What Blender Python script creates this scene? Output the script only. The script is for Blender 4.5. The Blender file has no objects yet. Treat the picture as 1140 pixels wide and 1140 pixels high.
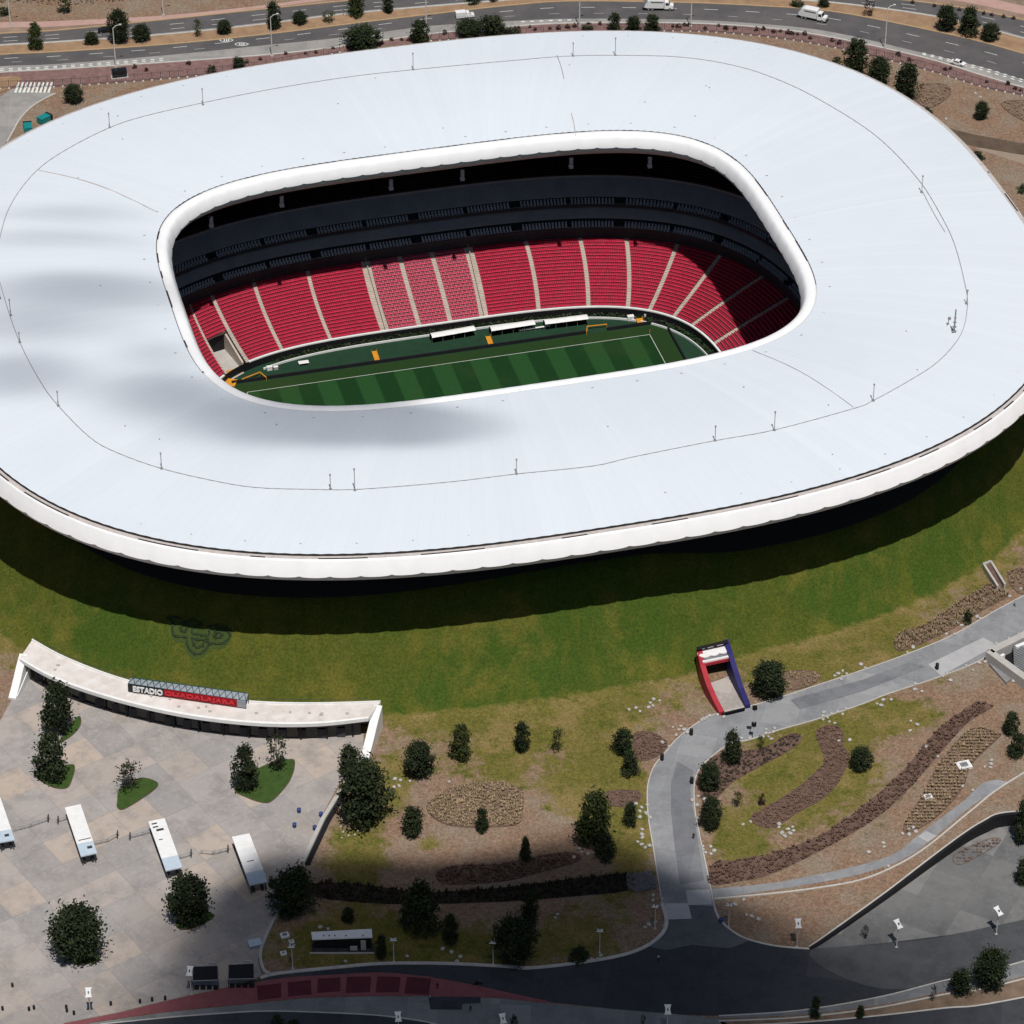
import bpy, math, random
import numpy as np
from mathutils import Vector, Matrix
R = math.radians
rnd = random.Random(7)
SC = bpy.context.scene
COL = SC.collection
# ------------------------------------------------------------------ survey of the place
TH = R(35.83); FPX = 3759.09; CAMH = 470.0
CAM = (6.86, -682.47, CAMH)            # stadium centre is the world origin, pitch level is z = 0
PSI = R(14.68)                         # the stadium's long axis
GZ = 12.0                              # level of the grounds outside (the pitch is sunk)
CT, ST = math.cos(TH), math.sin(TH)
CP, SP = math.cos(PSI), math.sin(PSI)
def W(px, py, z=GZ):
    """surveyed plan position (metres) of a point seen at px,py standing at level z"""
    a = (px-570)/FPX; b = (py-570)/FPX
    dx, dy, dz = a, CT - b*ST, -ST - b*CT
    t = (z-CAMH)/dz
    return (CAM[0]+dx*t, CAM[1]+dy*t, z)
def loc(p): return (p[0]*CP+p[1]*SP, -p[0]*SP+p[1]*CP)      # world -> stadium axes
def SL(px, py, z): return loc(W(px, py, z))
def mpp(px, py, z=GZ):                 # metres to pixels at that point
    x, y, z = W(px, py, z)
    d = (y-CAM[1])*CT + (z-CAMH)*(-ST)
    return FPX/d
AO, BO, NO = 130.4, 109.8, 2.66
AI, BI, NI = 74.9, 55.6, 3.79
def rad(phi, a, b, n): return (abs(math.cos(phi)/a)**n + abs(math.sin(phi)/b)**n)**(-1/n)
def sd_out(x, y):                      # distance outside the roof edge
    X, Y = loc((x, y)); r = math.hypot(X, Y)
    if r < 1: return -100.0
    return r - rad(math.atan2(Y, X), AO, BO, NO)
def sstep(t): t = max(0, min(1, t)); return t*t*(3-2*t)
def hz(x, y):
    s = sd_out(x, y)
    if s > 14: return GZ
    X, Y = loc((x, y)); w = sstep((35-X)/25) if Y < 0 else 0.0
    f = lambda q: (1-w)*(2.3*((6-q)/6)**2 if q < 6 else 0.0) + w*.025*(14-q)**2
    if s > 0: return GZ + f(s)
    b0 = f(0.0)
    k = .82
    if Y < 0: k += .22*math.exp(-((X-5)/45)**2) + .15*math.exp(-((X+30)/70)**2)
    if s > -12: return GZ + b0 + k*(-s)
    return GZ + b0 + 12*k + .45*min(12, -s-12)
def G(px, py):
    """ground position under a pixel, berm included"""
    lo, hi = 6.0, 45.0
    for _ in range(40):
        m = (lo+hi)/2; p = W(px, py, m)
        if m - hz(p[0], p[1]) > 0: hi = m
        else: lo = m
    p = W(px, py, hi); return (p[0], p[1], hz(p[0], p[1]))
# ------------------------------------------------------------------ tagging
ALLTAGS = []
def T(o, label, cat, group=None):
    o['label'] = label; o['category'] = cat
    if group: o['group'] = group
    ALLTAGS.append(o); return o
def K(o, kind='structure'): o['kind'] = kind; return o
def empty(name, p, rz=0.0):
    o = bpy.data.objects.new(name, None); COL.objects.link(o)
    o.location = p; o.rotation_euler = (0, 0, rz); o.empty_display_size = .5; return o
class MB:
    def __init__(s): s.v = []; s.f = []; s.m = []; s.uv = None
    def add(s, vs, fs, mi=0):
        n = len(s.v); s.v += [tuple(p) for p in vs]
        for f in fs: s.f.append(tuple(n+i for i in f)); s.m.append(mi)
        return s
    def box(s, x0, x1, y0, y1, z0, z1, mi=0, xf=None):
        vs = [(x0,y0,z0),(x1,y0,z0),(x1,y1,z0),(x0,y1,z0),(x0,y0,z1),(x1,y0,z1),(x1,y1,z1),(x0,y1,z1)]
        if xf: vs = [xf(p) for p in vs]
        return s.add(vs, [(0,3,2,1),(4,5,6,7),(0,1,5,4),(1,2,6,5),(2,3,7,6),(3,0,4,7)], mi)
    def hexa(s, lo, hi, mi=0):          # two quads, bottom and top
        return s.add(list(lo)+list(hi), [(0,3,2,1),(4,5,6,7),(0,1,5,4),(1,2,6,5),(2,3,7,6),(3,0,4,7)], mi)
    def prism(s, poly, z0, z1, mi=0, bottom=True):
        n = len(poly); area = sum(poly[i][0]*poly[(i+1)%n][1]-poly[(i+1)%n][0]*poly[i][1] for i in range(n))
        if area < 0: poly = poly[::-1]
        zf0 = z0 if callable(z0) else (lambda x, y: z0); zf1 = z1 if callable(z1) else (lambda x, y: z1)
        vs = [(p[0],p[1],zf0(p[0],p[1])) for p in poly]+[(p[0],p[1],zf1(p[0],p[1])) for p in poly]
        fs = [tuple(range(n, 2*n))]+[(i,(i+1)%n,n+(i+1)%n,n+i) for i in range(n)]
        if bottom: fs.append(tuple(range(n-1,-1,-1)))
        return s.add(vs, fs, mi)
    def sheet(s, poly, z, mi=0):
        n = len(poly); area = sum(poly[i][0]*poly[(i+1)%n][1]-poly[(i+1)%n][0]*poly[i][1] for i in range(n))
        if area < 0: poly = poly[::-1]
        return s.add([(p[0],p[1],z) for p in poly], [tuple(range(n))], mi)
    def tube(s, path, r, k=6, mi=0, r2=None, cap=True):
        path = [Vector(p) for p in path]; n = len(path); vs = []
        for i, p in enumerate(path):
            d = (path[min(i+1,n-1)]-path[max(i-1,0)]).normalized()
            a = d.orthogonal().normalized() if abs(d.z) > .95 else d.cross(Vector((0,0,1))).normalized()
            b = d.cross(a); rr = r if r2 is None else r+(r2-r)*i/(n-1)
            vs += [p+a*rr*math.cos(2*math.pi*j/k)+b*rr*math.sin(2*math.pi*j/k) for j in range(k)]
        fs = [(i*k+j, i*k+(j+1)%k, (i+1)*k+(j+1)%k, (i+1)*k+j) for i in range(n-1) for j in range(k)]
        if cap: fs += [tuple(range(k-1,-1,-1)), tuple((n-1)*k+j for j in range(k))]
        return s.add(vs, fs, mi)
    def lathe(s, prof, k=16, mi=0, o=(0,0,0)):
        vs = []
        for r, z in prof: vs += [(o[0]+r*math.cos(2*math.pi*j/k), o[1]+r*math.sin(2*math.pi*j/k), o[2]+z) for j in range(k)]
        n = len(prof)
        fs = [(i*k+j, i*k+(j+1)%k, (i+1)*k+(j+1)%k, (i+1)*k+j) for i in range(n-1) for j in range(k)]
        fs += [tuple(range(k-1,-1,-1)), tuple((n-1)*k+j for j in range(k))]
        return s.add(vs, fs, mi)
    def ribbon(s, path, w, z0, z1, mi=0, closed=False):   # a raised strip along a plan path (kerb, wall)
        n = len(path); L = []; Rr = []
        for i in range(n):
            a = path[(i-1)%n] if closed else path[max(i-1,0)]; b = path[(i+1)%n] if closed else path[min(i+1,n-1)]
            dx, dy = b[0]-a[0], b[1]-a[1]; q = math.hypot(dx, dy) or 1; nx, ny = -dy/q*w/2, dx/q*w/2
            L.append((path[i][0]+nx, path[i][1]+ny)); Rr.append((path[i][0]-nx, path[i][1]-ny))
        g0 = z0 if callable(z0) else (lambda i: z0); g1 = z1 if callable(z1) else (lambda i: z1)
        vs = []
        for i in range(n): vs += [(*L[i], g0(i)), (*Rr[i], g0(i)), (*Rr[i], g1(i)), (*L[i], g1(i))]
        fs = []
        for i in range(n if closed else n-1):
            a = 4*i; b = 4*((i+1)%n)
            for j in range(4): fs.append((a+j, a+(j+1)%4, b+(j+1)%4, b+j))
        if not closed: fs += [(3,2,1,0), (4*n-4,4*n-3,4*n-2,4*n-1)]
        return s.add(vs, fs, mi)
    def build(s, name, mats, parent=None, smooth=False, loc0=None):
        me = bpy.data.meshes.new(name); me.from_pydata(s.v, [], s.f)
        if not isinstance(mats, (list, tuple)): mats = [mats]
        for m in mats: me.materials.append(m)
        if len(mats) > 1: me.polygons.foreach_set('material_index', s.m)
        if smooth: me.polygons.foreach_set('use_smooth', [True]*len(s.f))
        if s.uv is not None:
            ul = me.uv_layers.new(name='UV'); idx = np.empty(len(me.loops), dtype=np.int32); me.loops.foreach_get('vertex_index', idx)
            ul.data.foreach_set('uv', np.asarray(s.uv, dtype=np.float32)[idx].ravel())
        me.update()
        o = bpy.data.objects.new(name, me); COL.objects.link(o)
        if parent: o.parent = parent
        if loc0: o.location = loc0
        return o
def smoothpath(pts, k=5, closed=False):
    """Catmull-Rom through the surveyed points"""
    n = len(pts); out = []
    rng = range(n) if closed else range(n-1)
    for i in rng:
        g = (lambda j: pts[j % n]) if closed else (lambda j: pts[max(0, min(n-1, j))])
        p0, p1, p2, p3 = g(i-1), g(i), g(i+1), g(i+2)
        for q in range(k):
            t = q/k
            out.append(tuple(.5*((2*p1[c])+(-p0[c]+p2[c])*t+(2*p0[c]-5*p1[c]+4*p2[c]-p3[c])*t*t+(-p0[c]+3*p1[c]-3*p2[c]+p3[c])*t**3) for c in range(2)))
    if not closed: out.append(tuple(pts[-1][:2]))
    return out
def beyond(x, y):                       # carry roads and paths on past the edge of the view
    if x >= 1160 and y > 600: return (x+50, y-50*(.5 if y < 720 else .55 if y < 860 else .12 if y < 960 else .27))
    if x <= -55 and y > 780: return (x-170, y)
    return (x, y)
def Wp(pts, z=GZ): return [W(*beyond(x, y), z)[:2] for x, y in pts]
def ell(a, b, n, N, off=0.0):
    """N points evenly spaced along the rounded oval, optionally offset outward"""
    M = 4000; ph = np.linspace(0, 2*np.pi, M+1)
    r = (np.abs(np.cos(ph)/a)**n+np.abs(np.sin(ph)/b)**n)**(-1/n)
    x, y = r*np.cos(ph), r*np.sin(ph); s = np.r_[0, np.cumsum(np.hypot(np.diff(x), np.diff(y)))]
    q = np.linspace(0, s[-1], N, endpoint=False)
    P = np.c_[np.interp(q, s, x), np.interp(q, s, y)]
    D = np.roll(P, -1, 0)-np.roll(P, 1, 0); D /= np.hypot(D[:,0], D[:,1])[:,None]
    return P, np.c_[D[:,1], -D[:,0]]    # points, outward normals
# ------------------------------------------------------------------ materials
def nodes(name):
    m = bpy.data.materials.new(name); m.use_nodes = True; nt = m.node_tree
    return m, nt, nt.nodes['Principled BSDF']
def N(nt, t, **kw):
    n = nt.nodes.new(t)
    for k, v in kw.items():
        if k in n.inputs: n.inputs[k].default_value = v
        else: setattr(n, k, v)
    return n
def coord(nt, kind='pos', scale=None, rot=0.0):
    if kind == 'pos': s = N(nt, 'ShaderNodeNewGeometry').outputs['Position']
    elif kind == 'uv': s = N(nt, 'ShaderNodeTexCoord').outputs['UV']
    else: s = N(nt, 'ShaderNodeTexCoord').outputs['Object']
    if scale is not None or rot:
        mp = N(nt, 'ShaderNodeMapping'); nt.links.new(s, mp.inputs['Vector'])
        mp.inputs['Scale'].default_value = scale if isinstance(scale, tuple) else (scale or 1,)*3
        mp.inputs['Rotation'].default_value = (0, 0, rot); s = mp.outputs['Vector']
    return s
def noise(nt, vec, scale, detail=4, rough=.6):
    n = N(nt, 'ShaderNodeTexNoise'); n.inputs['Scale'].default_value = scale; n.inputs['Detail'].default_value = detail
    n.inputs['Roughness'].default_value = rough; nt.links.new(vec, n.inputs['Vector']); return n.outputs['Fac']
def ramp(nt, fac, stops):
    n = N(nt, 'ShaderNodeValToRGB'); e = n.color_ramp.elements
    e[0].position, e[0].color = stops[0][0], (*stops[0][1], 1); e[1].position, e[1].color = stops[-1][0], (*stops[-1][1], 1)
    for p, c in stops[1:-1]: q = e.new(p); q.color = (*c, 1)
    nt.links.new(fac, n.inputs['Fac']); return n.outputs['Color']
def maprange(nt, v, a, b, c=0.0, d=1.0, smooth=True):
    n = N(nt, 'ShaderNodeMapRange'); n.interpolation_type = 'SMOOTHSTEP' if smooth else 'LINEAR'
    for i, q in enumerate((a, b, c, d)): n.inputs[i+1].default_value = q
    nt.links.new(v, n.inputs[0]); return n.outputs[0]
def math_(nt, op, a, b=None):
    n = N(nt, 'ShaderNodeMath', operation=op)
    for i, q in enumerate((a, b)):
        if q is None: continue
        if isinstance(q, (int, float)): n.inputs[i].default_value = q
        else: nt.links.new(q, n.inputs[i])
    return n.outputs[0]
def mix(nt, fac, a, b, blend='MIX'):
    n = N(nt, 'ShaderNodeMix', data_type='RGBA', blend_type=blend)
    for s, q in ((n.inputs[0], fac), (n.inputs[6], a), (n.inputs[7], b)):
        if isinstance(q, (int, float)): s.default_value = q
        elif isinstance(q, tuple): s.default_value = (*q, 1)
        else: nt.links.new(q, s)
    return n.outputs[2]
def bump(nt, bs, h, strength=.4, dist=.1):
    b = N(nt, 'ShaderNodeBump'); b.inputs['Strength'].default_value = strength; b.inputs['Distance'].default_value = dist
    nt.links.new(h, b.inputs['Height']); nt.links.new(b.outputs[0], bs.inputs['Normal'])
def M(name, c1, c2=None, scale=.5, rough=.75, metal=0.0, spec=.3, bmp=0.0, kind='pos'):
    m, nt, bs = nodes(name); bs.inputs['Roughness'].default_value = rough; bs.inputs['Metallic'].default_value = metal
    bs.inputs['Specular IOR Level'].default_value = spec
    if c2 is None: c2 = tuple(x*.82 for x in c1)
    f = noise(nt, coord(nt, kind), scale, 5, .65)
    nt.links.new(ramp(nt, f, [(.32, c2), (.68, c1)]), bs.inputs['Base Color'])
    if bmp: bump(nt, bs, f, bmp)
    return m
WHITE = M('white_paint', (.80,.80,.79), (.70,.70,.69), .6, .5)
ROOFW = None
LGREY = M('light_grey_concrete', (.46,.44,.41), (.36,.345,.325), .35, .9)
STAIR = M('stair_concrete', (.52,.45,.39), (.42,.36,.31), .6, .9)
STEEL = M('galvanised_steel', (.42,.43,.44), (.33,.34,.35), 1.5, .45, .6)
POLEW = M('pale_pole_paint', (.62,.60,.56), (.52,.5,.47), 1.2, .5)
BLACK = M('black_paint', (.012,.012,.014), (.008,.008,.01), 1, .6)
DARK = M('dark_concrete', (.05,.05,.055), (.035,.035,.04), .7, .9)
GLASS = M('dark_glass', (.012,.014,.018), (.008,.01,.012), .5, .15, 0, .5)
RUBBER = M('rubber', (.02,.02,.02), None, 2, .9)
RED = M('red_paint', (.45,.012,.02), (.36,.01,.016), .6, .5)
REDW = M('red_wall_paint', (.40,.03,.045), (.30,.022,.035), .5, .6)
BLUE = M('navy_blue_paint', (.018,.016,.13), (.014,.012,.09), .5, .6)
ORANGE = M('orange_plastic', (.62,.27,.02), (.5,.2,.015), 1, .6)
TEAL = M('teal_plastic', (.01,.24,.24), (.01,.17,.17), 1, .5)
BLUEP = M('blue_plastic', (.03,.06,.2), None, 1, .5)
ROCK = M('white_boulder_stone', (.50,.48,.45), (.30,.285,.265), 2.2, .9, 0, .2, .5)
SKYS, SUNS, EXPO = 0.05, 5.0, -0.33
# ================================================================== STADIUM
def roof_material():
    m, nt, bs = nodes('white_roof_membrane'); bs.inputs['Roughness'].default_value = .55; bs.inputs['Specular IOR Level'].default_value = .25
    uv = coord(nt, 'uv'); sep = N(nt, 'ShaderNodeSeparateXYZ'); nt.links.new(uv, sep.inputs[0])
    u = math_(nt, 'FRACT', math_(nt, 'MULTIPLY', sep.outputs[0], 264.0))
    d = math_(nt, 'ABSOLUTE', math_(nt, 'SUBTRACT', u, .5))
    seam = maprange(nt, d, .44, .5)                              # standing seams running from rim to opening
    w1 = N(nt, 'ShaderNodeTexWhiteNoise', noise_dimensions='1D'); nt.links.new(math_(nt, 'FLOOR', math_(nt, 'MULTIPLY', sep.outputs[0], 264.0)), w1.inputs['W'])
    w2 = N(nt, 'ShaderNodeTexWhiteNoise', noise_dimensions='1D'); nt.links.new(math_(nt, 'FLOOR', math_(nt, 'MULTIPLY', sep.outputs[0], 22.0)), w2.inputs['W'])
    base = mix(nt, math_(nt, 'MULTIPLY', w2.outputs['Value'], .6), (.655,.705,.755), (.63,.675,.725))
    base = mix(nt, math_(nt, 'MULTIPLY', w1.outputs['Value'], .35), base, (.61,.65,.70))
    # dust: long streaks that run down the sheets, and broad stains
    st = noise(nt, coord(nt, 'uv', (700, 9, 1)), 1.0, 4, .6)
    base = mix(nt, math_(nt, 'MULTIPLY', maprange(nt, st, .5, .78), .15), base, (.54,.585,.64))
    pn = noise(nt, coord(nt, 'pos'), .045, 5, .6)
    base = mix(nt, math_(nt, 'MULTIPLY', maprange(nt, pn, .45, .75), .3), base, (.585,.635,.70))
    base = mix(nt, math_(nt, 'MULTIPLY', seam, .13), base, (.46,.49,.54))
    us = math_(nt, 'MULTIPLY', math_(nt, 'GREATER_THAN', sep.outputs[0], USEC[0]), math_(nt, 'LESS_THAN', sep.outputs[0], USEC[1]))
    base = mix(nt, math_(nt, 'MULTIPLY', us, .8), base, mix(nt, 1.0, base, (.955,.93,.925), 'MULTIPLY'))   # far sector greyed in the colour to stand in for facet shading
    nt.links.new(base, bs.inputs['Base Color']); return m
def ufrac(px, py):
    x, y = SL(px, py, 51); P = ell(AO, BO, NO, 528)[0]; Q = ell(AI, BI, NI, 528)[0]; return min(range(528), key=lambda k: math.hypot(*(P[k]*.5+Q[k]*.5-np.array((x, y)))))/528
USEC = (ufrac(980, 268), ufrac(192, 160))
ROOFW = roof_material()
FASCIA = M('white_fascia_panel', (.86,.86,.86), (.80,.80,.81), .25, .45)
LIP = M('grey_soffit_edge', (.60,.61,.61), (.50,.51,.51), .4, .8)
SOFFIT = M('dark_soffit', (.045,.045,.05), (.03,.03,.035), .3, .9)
GUTTER = M('gutter_metal', (.55,.50,.48), (.42,.38,.36), .8, .8)
GRATE = M('dark_gutter_opening', (.03,.028,.026), (.06,.05,.045), .6, .9)
CABLE = M('grey_cable', (.30,.29,.29), (.22,.21,.21), .3, .7)

stadium = empty('stadium', (0, 0, 0), PSI)
T(stadium, 'huge white oval stadium with a ring roof around its open pitch', 'stadium')
NR = 528
PO, NOo = ell(AO, BO, NO, NR); PI_, NIo = ell(AI, BI, NI, NR)
def roofz(s): return 50.3 + 1.6*math.sin(math.pi*s)
STP = 10
mb = MB(); uv = []
for k in range(NR+1):
    for j in range(STP+1):
        s = j/STP; p = PO[k % NR]*(1-s)+PI_[k % NR]*s
        mb.v.append((p[0], p[1], roofz(s)+.05*math.cos(k*math.pi))); uv.append((k/NR, s))
for k in range(NR):
    for j in range(STP):
        a = k*(STP+1)+j; mb.f.append((a, a+STP+1, a+STP+2, a+1)); mb.m.append(0)
mb.uv = uv
roof = mb.build('roof', ROOFW, stadium, smooth=True)
def fascia(P, Nv, prof, nseg, bulge, name, m, sgn, parent, zwave=.12):
    """rounded fascia made of nseg slightly pillowed panels"""
    mb = MB(); n = len(P); q = len(prof)
    for k in range(n):
        f = (k*nseg/n) % 1.0; b = math.sin(math.pi*f)**.45
        for i, (o, z) in enumerate(prof):
            t = min(1, 1.6*i/(q-1))*(1 if sgn > 0 or i < q-1 else .8)
            oo = o + bulge*b*t
            mb.v.append((P[k][0]+sgn*Nv[k][0]*oo, P[k][1]+sgn*Nv[k][1]*oo, z-(zwave*b*(i/(q-1)))))
    for k in range(n):
        k2 = (k+1) % n
        for i in range(q-1):
            a, b = k*q+i, k2*q+i
            mb.f.append((a, b, b+1, a+1) if sgn < 0 else (a, a+1, b+1, b)); mb.m.append(0)
    return mb.build(name, m, parent, smooth=True)
POd, NOd = ell(AO, BO, NO, 126*8); PId, NId = ell(AI, BI, NI, 90*8)
oprof = [(1.25,49.85),(1.42,49.8),(1.58,49.5),(1.85,48.9),(2.2,48.2),(2.5,47.5),(2.8,46.8),(2.9,46.55)]
iprof = [(.25,50.2),(.7,50.45),(1.5,50.48),(2.2,50.35),(2.6,50.0),(2.9,49.4),(3.15,48.8),(3.35,48.2),(3.5,47.6),(3.55,47.4)]
fo = fascia(POd, NOd, oprof, 126, .16, 'outer_fascia', FASCIA, 1, stadium, .25)
fi = fascia(PId, NId, iprof, 90, .14, 'inner_fascia', FASCIA, -1, stadium, .25)
def band(P, Nv, o1, z1, o2, z2, mb, sgn=1, sel=None):
    n = len(P); b0 = len(mb.v)
    for k in range(n):
        for o, z in ((o1, z1), (o2, z2)): mb.v.append((P[k][0]+sgn*Nv[k][0]*o, P[k][1]+sgn*Nv[k][1]*o, z))
    for k in range(n):
        if sel and not sel(k): continue
        k2 = (k+1) % n; a, b = b0+2*k, b0+2*k2
        mb.f.append((a, a+1, b+1, b)); mb.m.append(0)
mb = MB(); band(POd, NOd, 2.88, 46.4, 2.7, 46.35, mb); band(POd, NOd, 2.7, 46.35, 2.3, 45.1, mb); band(POd, NOd, 2.3, 45.1, -.6, 43.3, mb)
mb.build('soffit_edge', LIP, stadium)
mb = MB(); band(PId, NId, 3.53, 47.25, 3.35, 47.2, mb, -1); band(PId, NId, 3.35, 47.2, 3.1, 46.2, mb, -1); band(PId, NId, 3.1, 46.2, .4, 43.9, mb, -1)
mb.build('soffit_edge', LIP, stadium)
# soffit
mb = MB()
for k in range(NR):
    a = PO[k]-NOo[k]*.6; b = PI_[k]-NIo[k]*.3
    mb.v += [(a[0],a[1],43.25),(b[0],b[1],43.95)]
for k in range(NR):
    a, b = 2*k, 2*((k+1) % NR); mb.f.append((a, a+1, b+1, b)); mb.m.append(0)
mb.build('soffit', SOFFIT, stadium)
# gutters: a dark slit, a pale strip, and openings of irregular length
for P, Nv, sg, nm in ((POd, NOd, 1, 'o'), (PId, NId, -1, 'i')):
    dz = -.35 if nm == 'o' else 0.0; far = lambda k: nm == 'o' or P[k][1] > -30
    mb = MB(); band(P, Nv, 0.0, 50.2, .02, 49.9+dz, mb, sg); band(P, Nv, .02, 49.92+dz, .16, 49.92+dz, mb, sg, far)
    mb.build('gutter_slit', GRATE, stadium)
    mb = MB(); band(P, Nv, .16, 49.92+dz, .17, 50.2+dz, mb, sg); band(P, Nv, .17, 50.2+dz, 1.28 if nm == 'o' else .4, 50.12+dz, mb, sg)
    if nm == 'i': band(P, Nv, .01, 50.21, .17, 50.21, mb, sg, lambda k: P[k][1] <= -30)
    mb.build('gutter', GUTTER if nm == 'o' else LIP, stadium)
    r2 = random.Random(4 if nm == 'o' else 9); on = []; st = False
    n = len(P); k = 0
    while k < n:
        L = r2.randint(5, 26) if not st else r2.randint(4, 17)
        on += [st]*L; k += L; st = not st
    mb = MB(); band(P, Nv, .85 if nm == 'o' else .12, 50.24+dz, 1.24 if nm == 'o' else .42, 50.22+dz+(.12 if nm == 'i' else 0), mb, sg, lambda k: on[k] and far(k) and (nm == 'i' or P[k][1] < 10))
    mb.build('gutter_opening', GRATE, stadium)
# row of small vents beside each gutter, drainage studs on the membrane
mb = MB()
for P, Nv, nn, o in ((PO, NOo, 66, -3.2), (PI_, NIo, 44, 3.0)):
    for i in range(nn):
        k = int(i*NR/nn); p = P[k]+Nv[k]*o
        mb.box(p[0]-.26, p[0]+.26, p[1]-.15, p[1]+.15, 50.2, 50.6)
for i in range(26):
    k = rnd.randrange(NR); s = rnd.uniform(.1, .9); p = PO[k]*(1-s)+PI_[k]*s
    z = roofz(s); mb.box(p[0]-.15, p[0]+.15, p[1]-.1, p[1]+.1, z-.05, z+.2)
K(mb.build('roof_vent', STEEL, stadium), 'stuff')
# walkway cable that rings the roof at mid width (surveyed), with its posts
ring = [(2,255),(15,222),(41,189),(75,165),(122,141),(162,128),(225,114),(300,99),(387,85),(460,77),(570,67),(630,62),(685,61),(760,63),(820,73),(865,88),(907,108),(960,140),(993,167),(1025,203),(1045,235),(1062,270),(1074,315),(1077,340),(1070,372),(1045,402),(1012,424),(972,446),(950,455),(862,479),(796,491),(705,509),(660,519),(575,528),(500,537),(400,545),(340,545),(285,543),(240,536),(180,522),(130,504),(100,487),(65,452),(45,425),(22,381),(5,332),(-3,295)]
cl = [SL(x, y, 51.8) for x, y in ring]; cl = smoothpath(cl, 4, True)
def sfrac(x, y):
    ph = math.atan2(y, x); r = math.hypot(x, y); ro = rad(ph, AO, BO, NO); ri = rad(ph, AI, BI, NI)
    return max(0, min(1, (ro-r)/(ro-ri)))
cl3 = [(x, y, roofz(sfrac(x, y))+.12) for x, y in cl]
mb = MB(); mb.tube(cl3+[cl3[0]], .065, 4); mb.build('safety_cable', CABLE, stadium)
def roofline(pts, r, name):
    q = smoothpath([SL(x, y, 51.4) for x, y in pts], 6); mb = MB()
    mb.tube([(x, y, roofz(sfrac(x, y))+.1) for x, y in q], r, 4); mb.build(name, CABLE if r < .1 else GUTTER, stadium)
roofline([(41,190),(110,208),(175,233)], .13, 'access_cable')
roofline([(838,386),(890,414),(950,455)], .05, 'access_cable')
roofline([(1026,213),(1040,240),(1052,260)], .06, 'access_cable')
roofline([(620,62),(624,74),(628,90)], .07, 'access_cable')
roofline([(636,125),(639,135),(641,147)], .1, 'access_cable')
# lightning rods on the cable
for bx, by, h in [(395,546,22),(575,528,15),(180,522,16),(65,452,15),(862,479,19),(972,446,17),(796,491,15),(1026,214,18),(226,116,18),(122,141,16),(460,77,19),(638,62,15),(685,61,20),(12,351,17),(22,381,10),(0,332,10),(368,545,15),(1076,338,14)]:
    x, y = SL(bx, by, 51.8); z = roofz(sfrac(x, y)); L = h/4.1
    mb = MB(); mb.tube([(x,y,z-.1),(x,y,z+L)], .09, 5); mb.box(x-.3,x+.3,y-.3,y+.3,z-.1,z+.22); mb.box(x-.16,x+.16,y-.16,y+.16,z+L,z+L+.35)
    mb.build('lightning_rod', CABLE, stadium)
mb = MB()                                                        # antenna mast, right side of the roof
x, y = SL(1062, 370, 51.8); z = roofz(sfrac(x, y))
mb.tube([(x,y,z-.1),(x,y,z+6.2)], .16, 6)
for q in range(5): mb.box(x-.5+.1*q, x+.5-.1*q, y-.25, y+.25, z+.2+q*1.2, z+.42+q*1.2)
x2, y2 = SL(1054, 363, 51.8); mb.tube([(x2,y2,z-.1),(x2+.5,y2,z+2.1)], .1, 5); mb.box(x2+.2,x2+.8,y2-.2,y2+.2,z+1.7,z+2.3)
mb.build('antenna_mast', CABLE, stadium)
# outer wall under the roof, with its glazing posts, and a guard rail hung below the rim
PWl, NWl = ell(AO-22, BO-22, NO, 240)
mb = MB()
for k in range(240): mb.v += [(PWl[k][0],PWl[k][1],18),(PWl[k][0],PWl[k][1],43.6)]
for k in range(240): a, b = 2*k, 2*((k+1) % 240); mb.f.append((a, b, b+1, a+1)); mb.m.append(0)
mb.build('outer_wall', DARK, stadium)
# concourse ring under the roof, near-black so colour deepens the eave shadow
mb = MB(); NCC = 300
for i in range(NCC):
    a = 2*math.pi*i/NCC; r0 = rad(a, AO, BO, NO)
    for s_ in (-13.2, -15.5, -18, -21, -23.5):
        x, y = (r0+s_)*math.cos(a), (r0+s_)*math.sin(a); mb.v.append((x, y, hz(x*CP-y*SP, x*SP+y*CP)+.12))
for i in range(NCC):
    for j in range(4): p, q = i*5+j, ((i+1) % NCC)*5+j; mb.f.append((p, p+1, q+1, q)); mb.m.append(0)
mb.build('concourse_shade_ring', M('concourse_shade_black', (.022,.022,.024), (.016,.016,.018), .4, .95), stadium)
mb = MB()
for k in range(0, 240, 3):
    p = PWl[k]+NWl[k]*.25; mb.box(p[0]-.2,p[0]+.2,p[1]-.2,p[1]+.2,24,43.2)
K(mb.build('glazing_post', LIP, stadium), 'stuff')
PRl, _ = ell(AO-5.5, BO-5.5, NO, 200)
mb = MB(); mb.tube([(p[0],p[1],40.6) for p in PRl]+[(PRl[0][0],PRl[0][1],40.6)], .11, 4)
for k in range(0, 200, 8): mb.tube([(PRl[k][0],PRl[k][1],40.6),(PRl[k][0],PRl[k][1],43.2)], .06, 4)
mb.build('guard_rail', WHITE, stadium)
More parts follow.
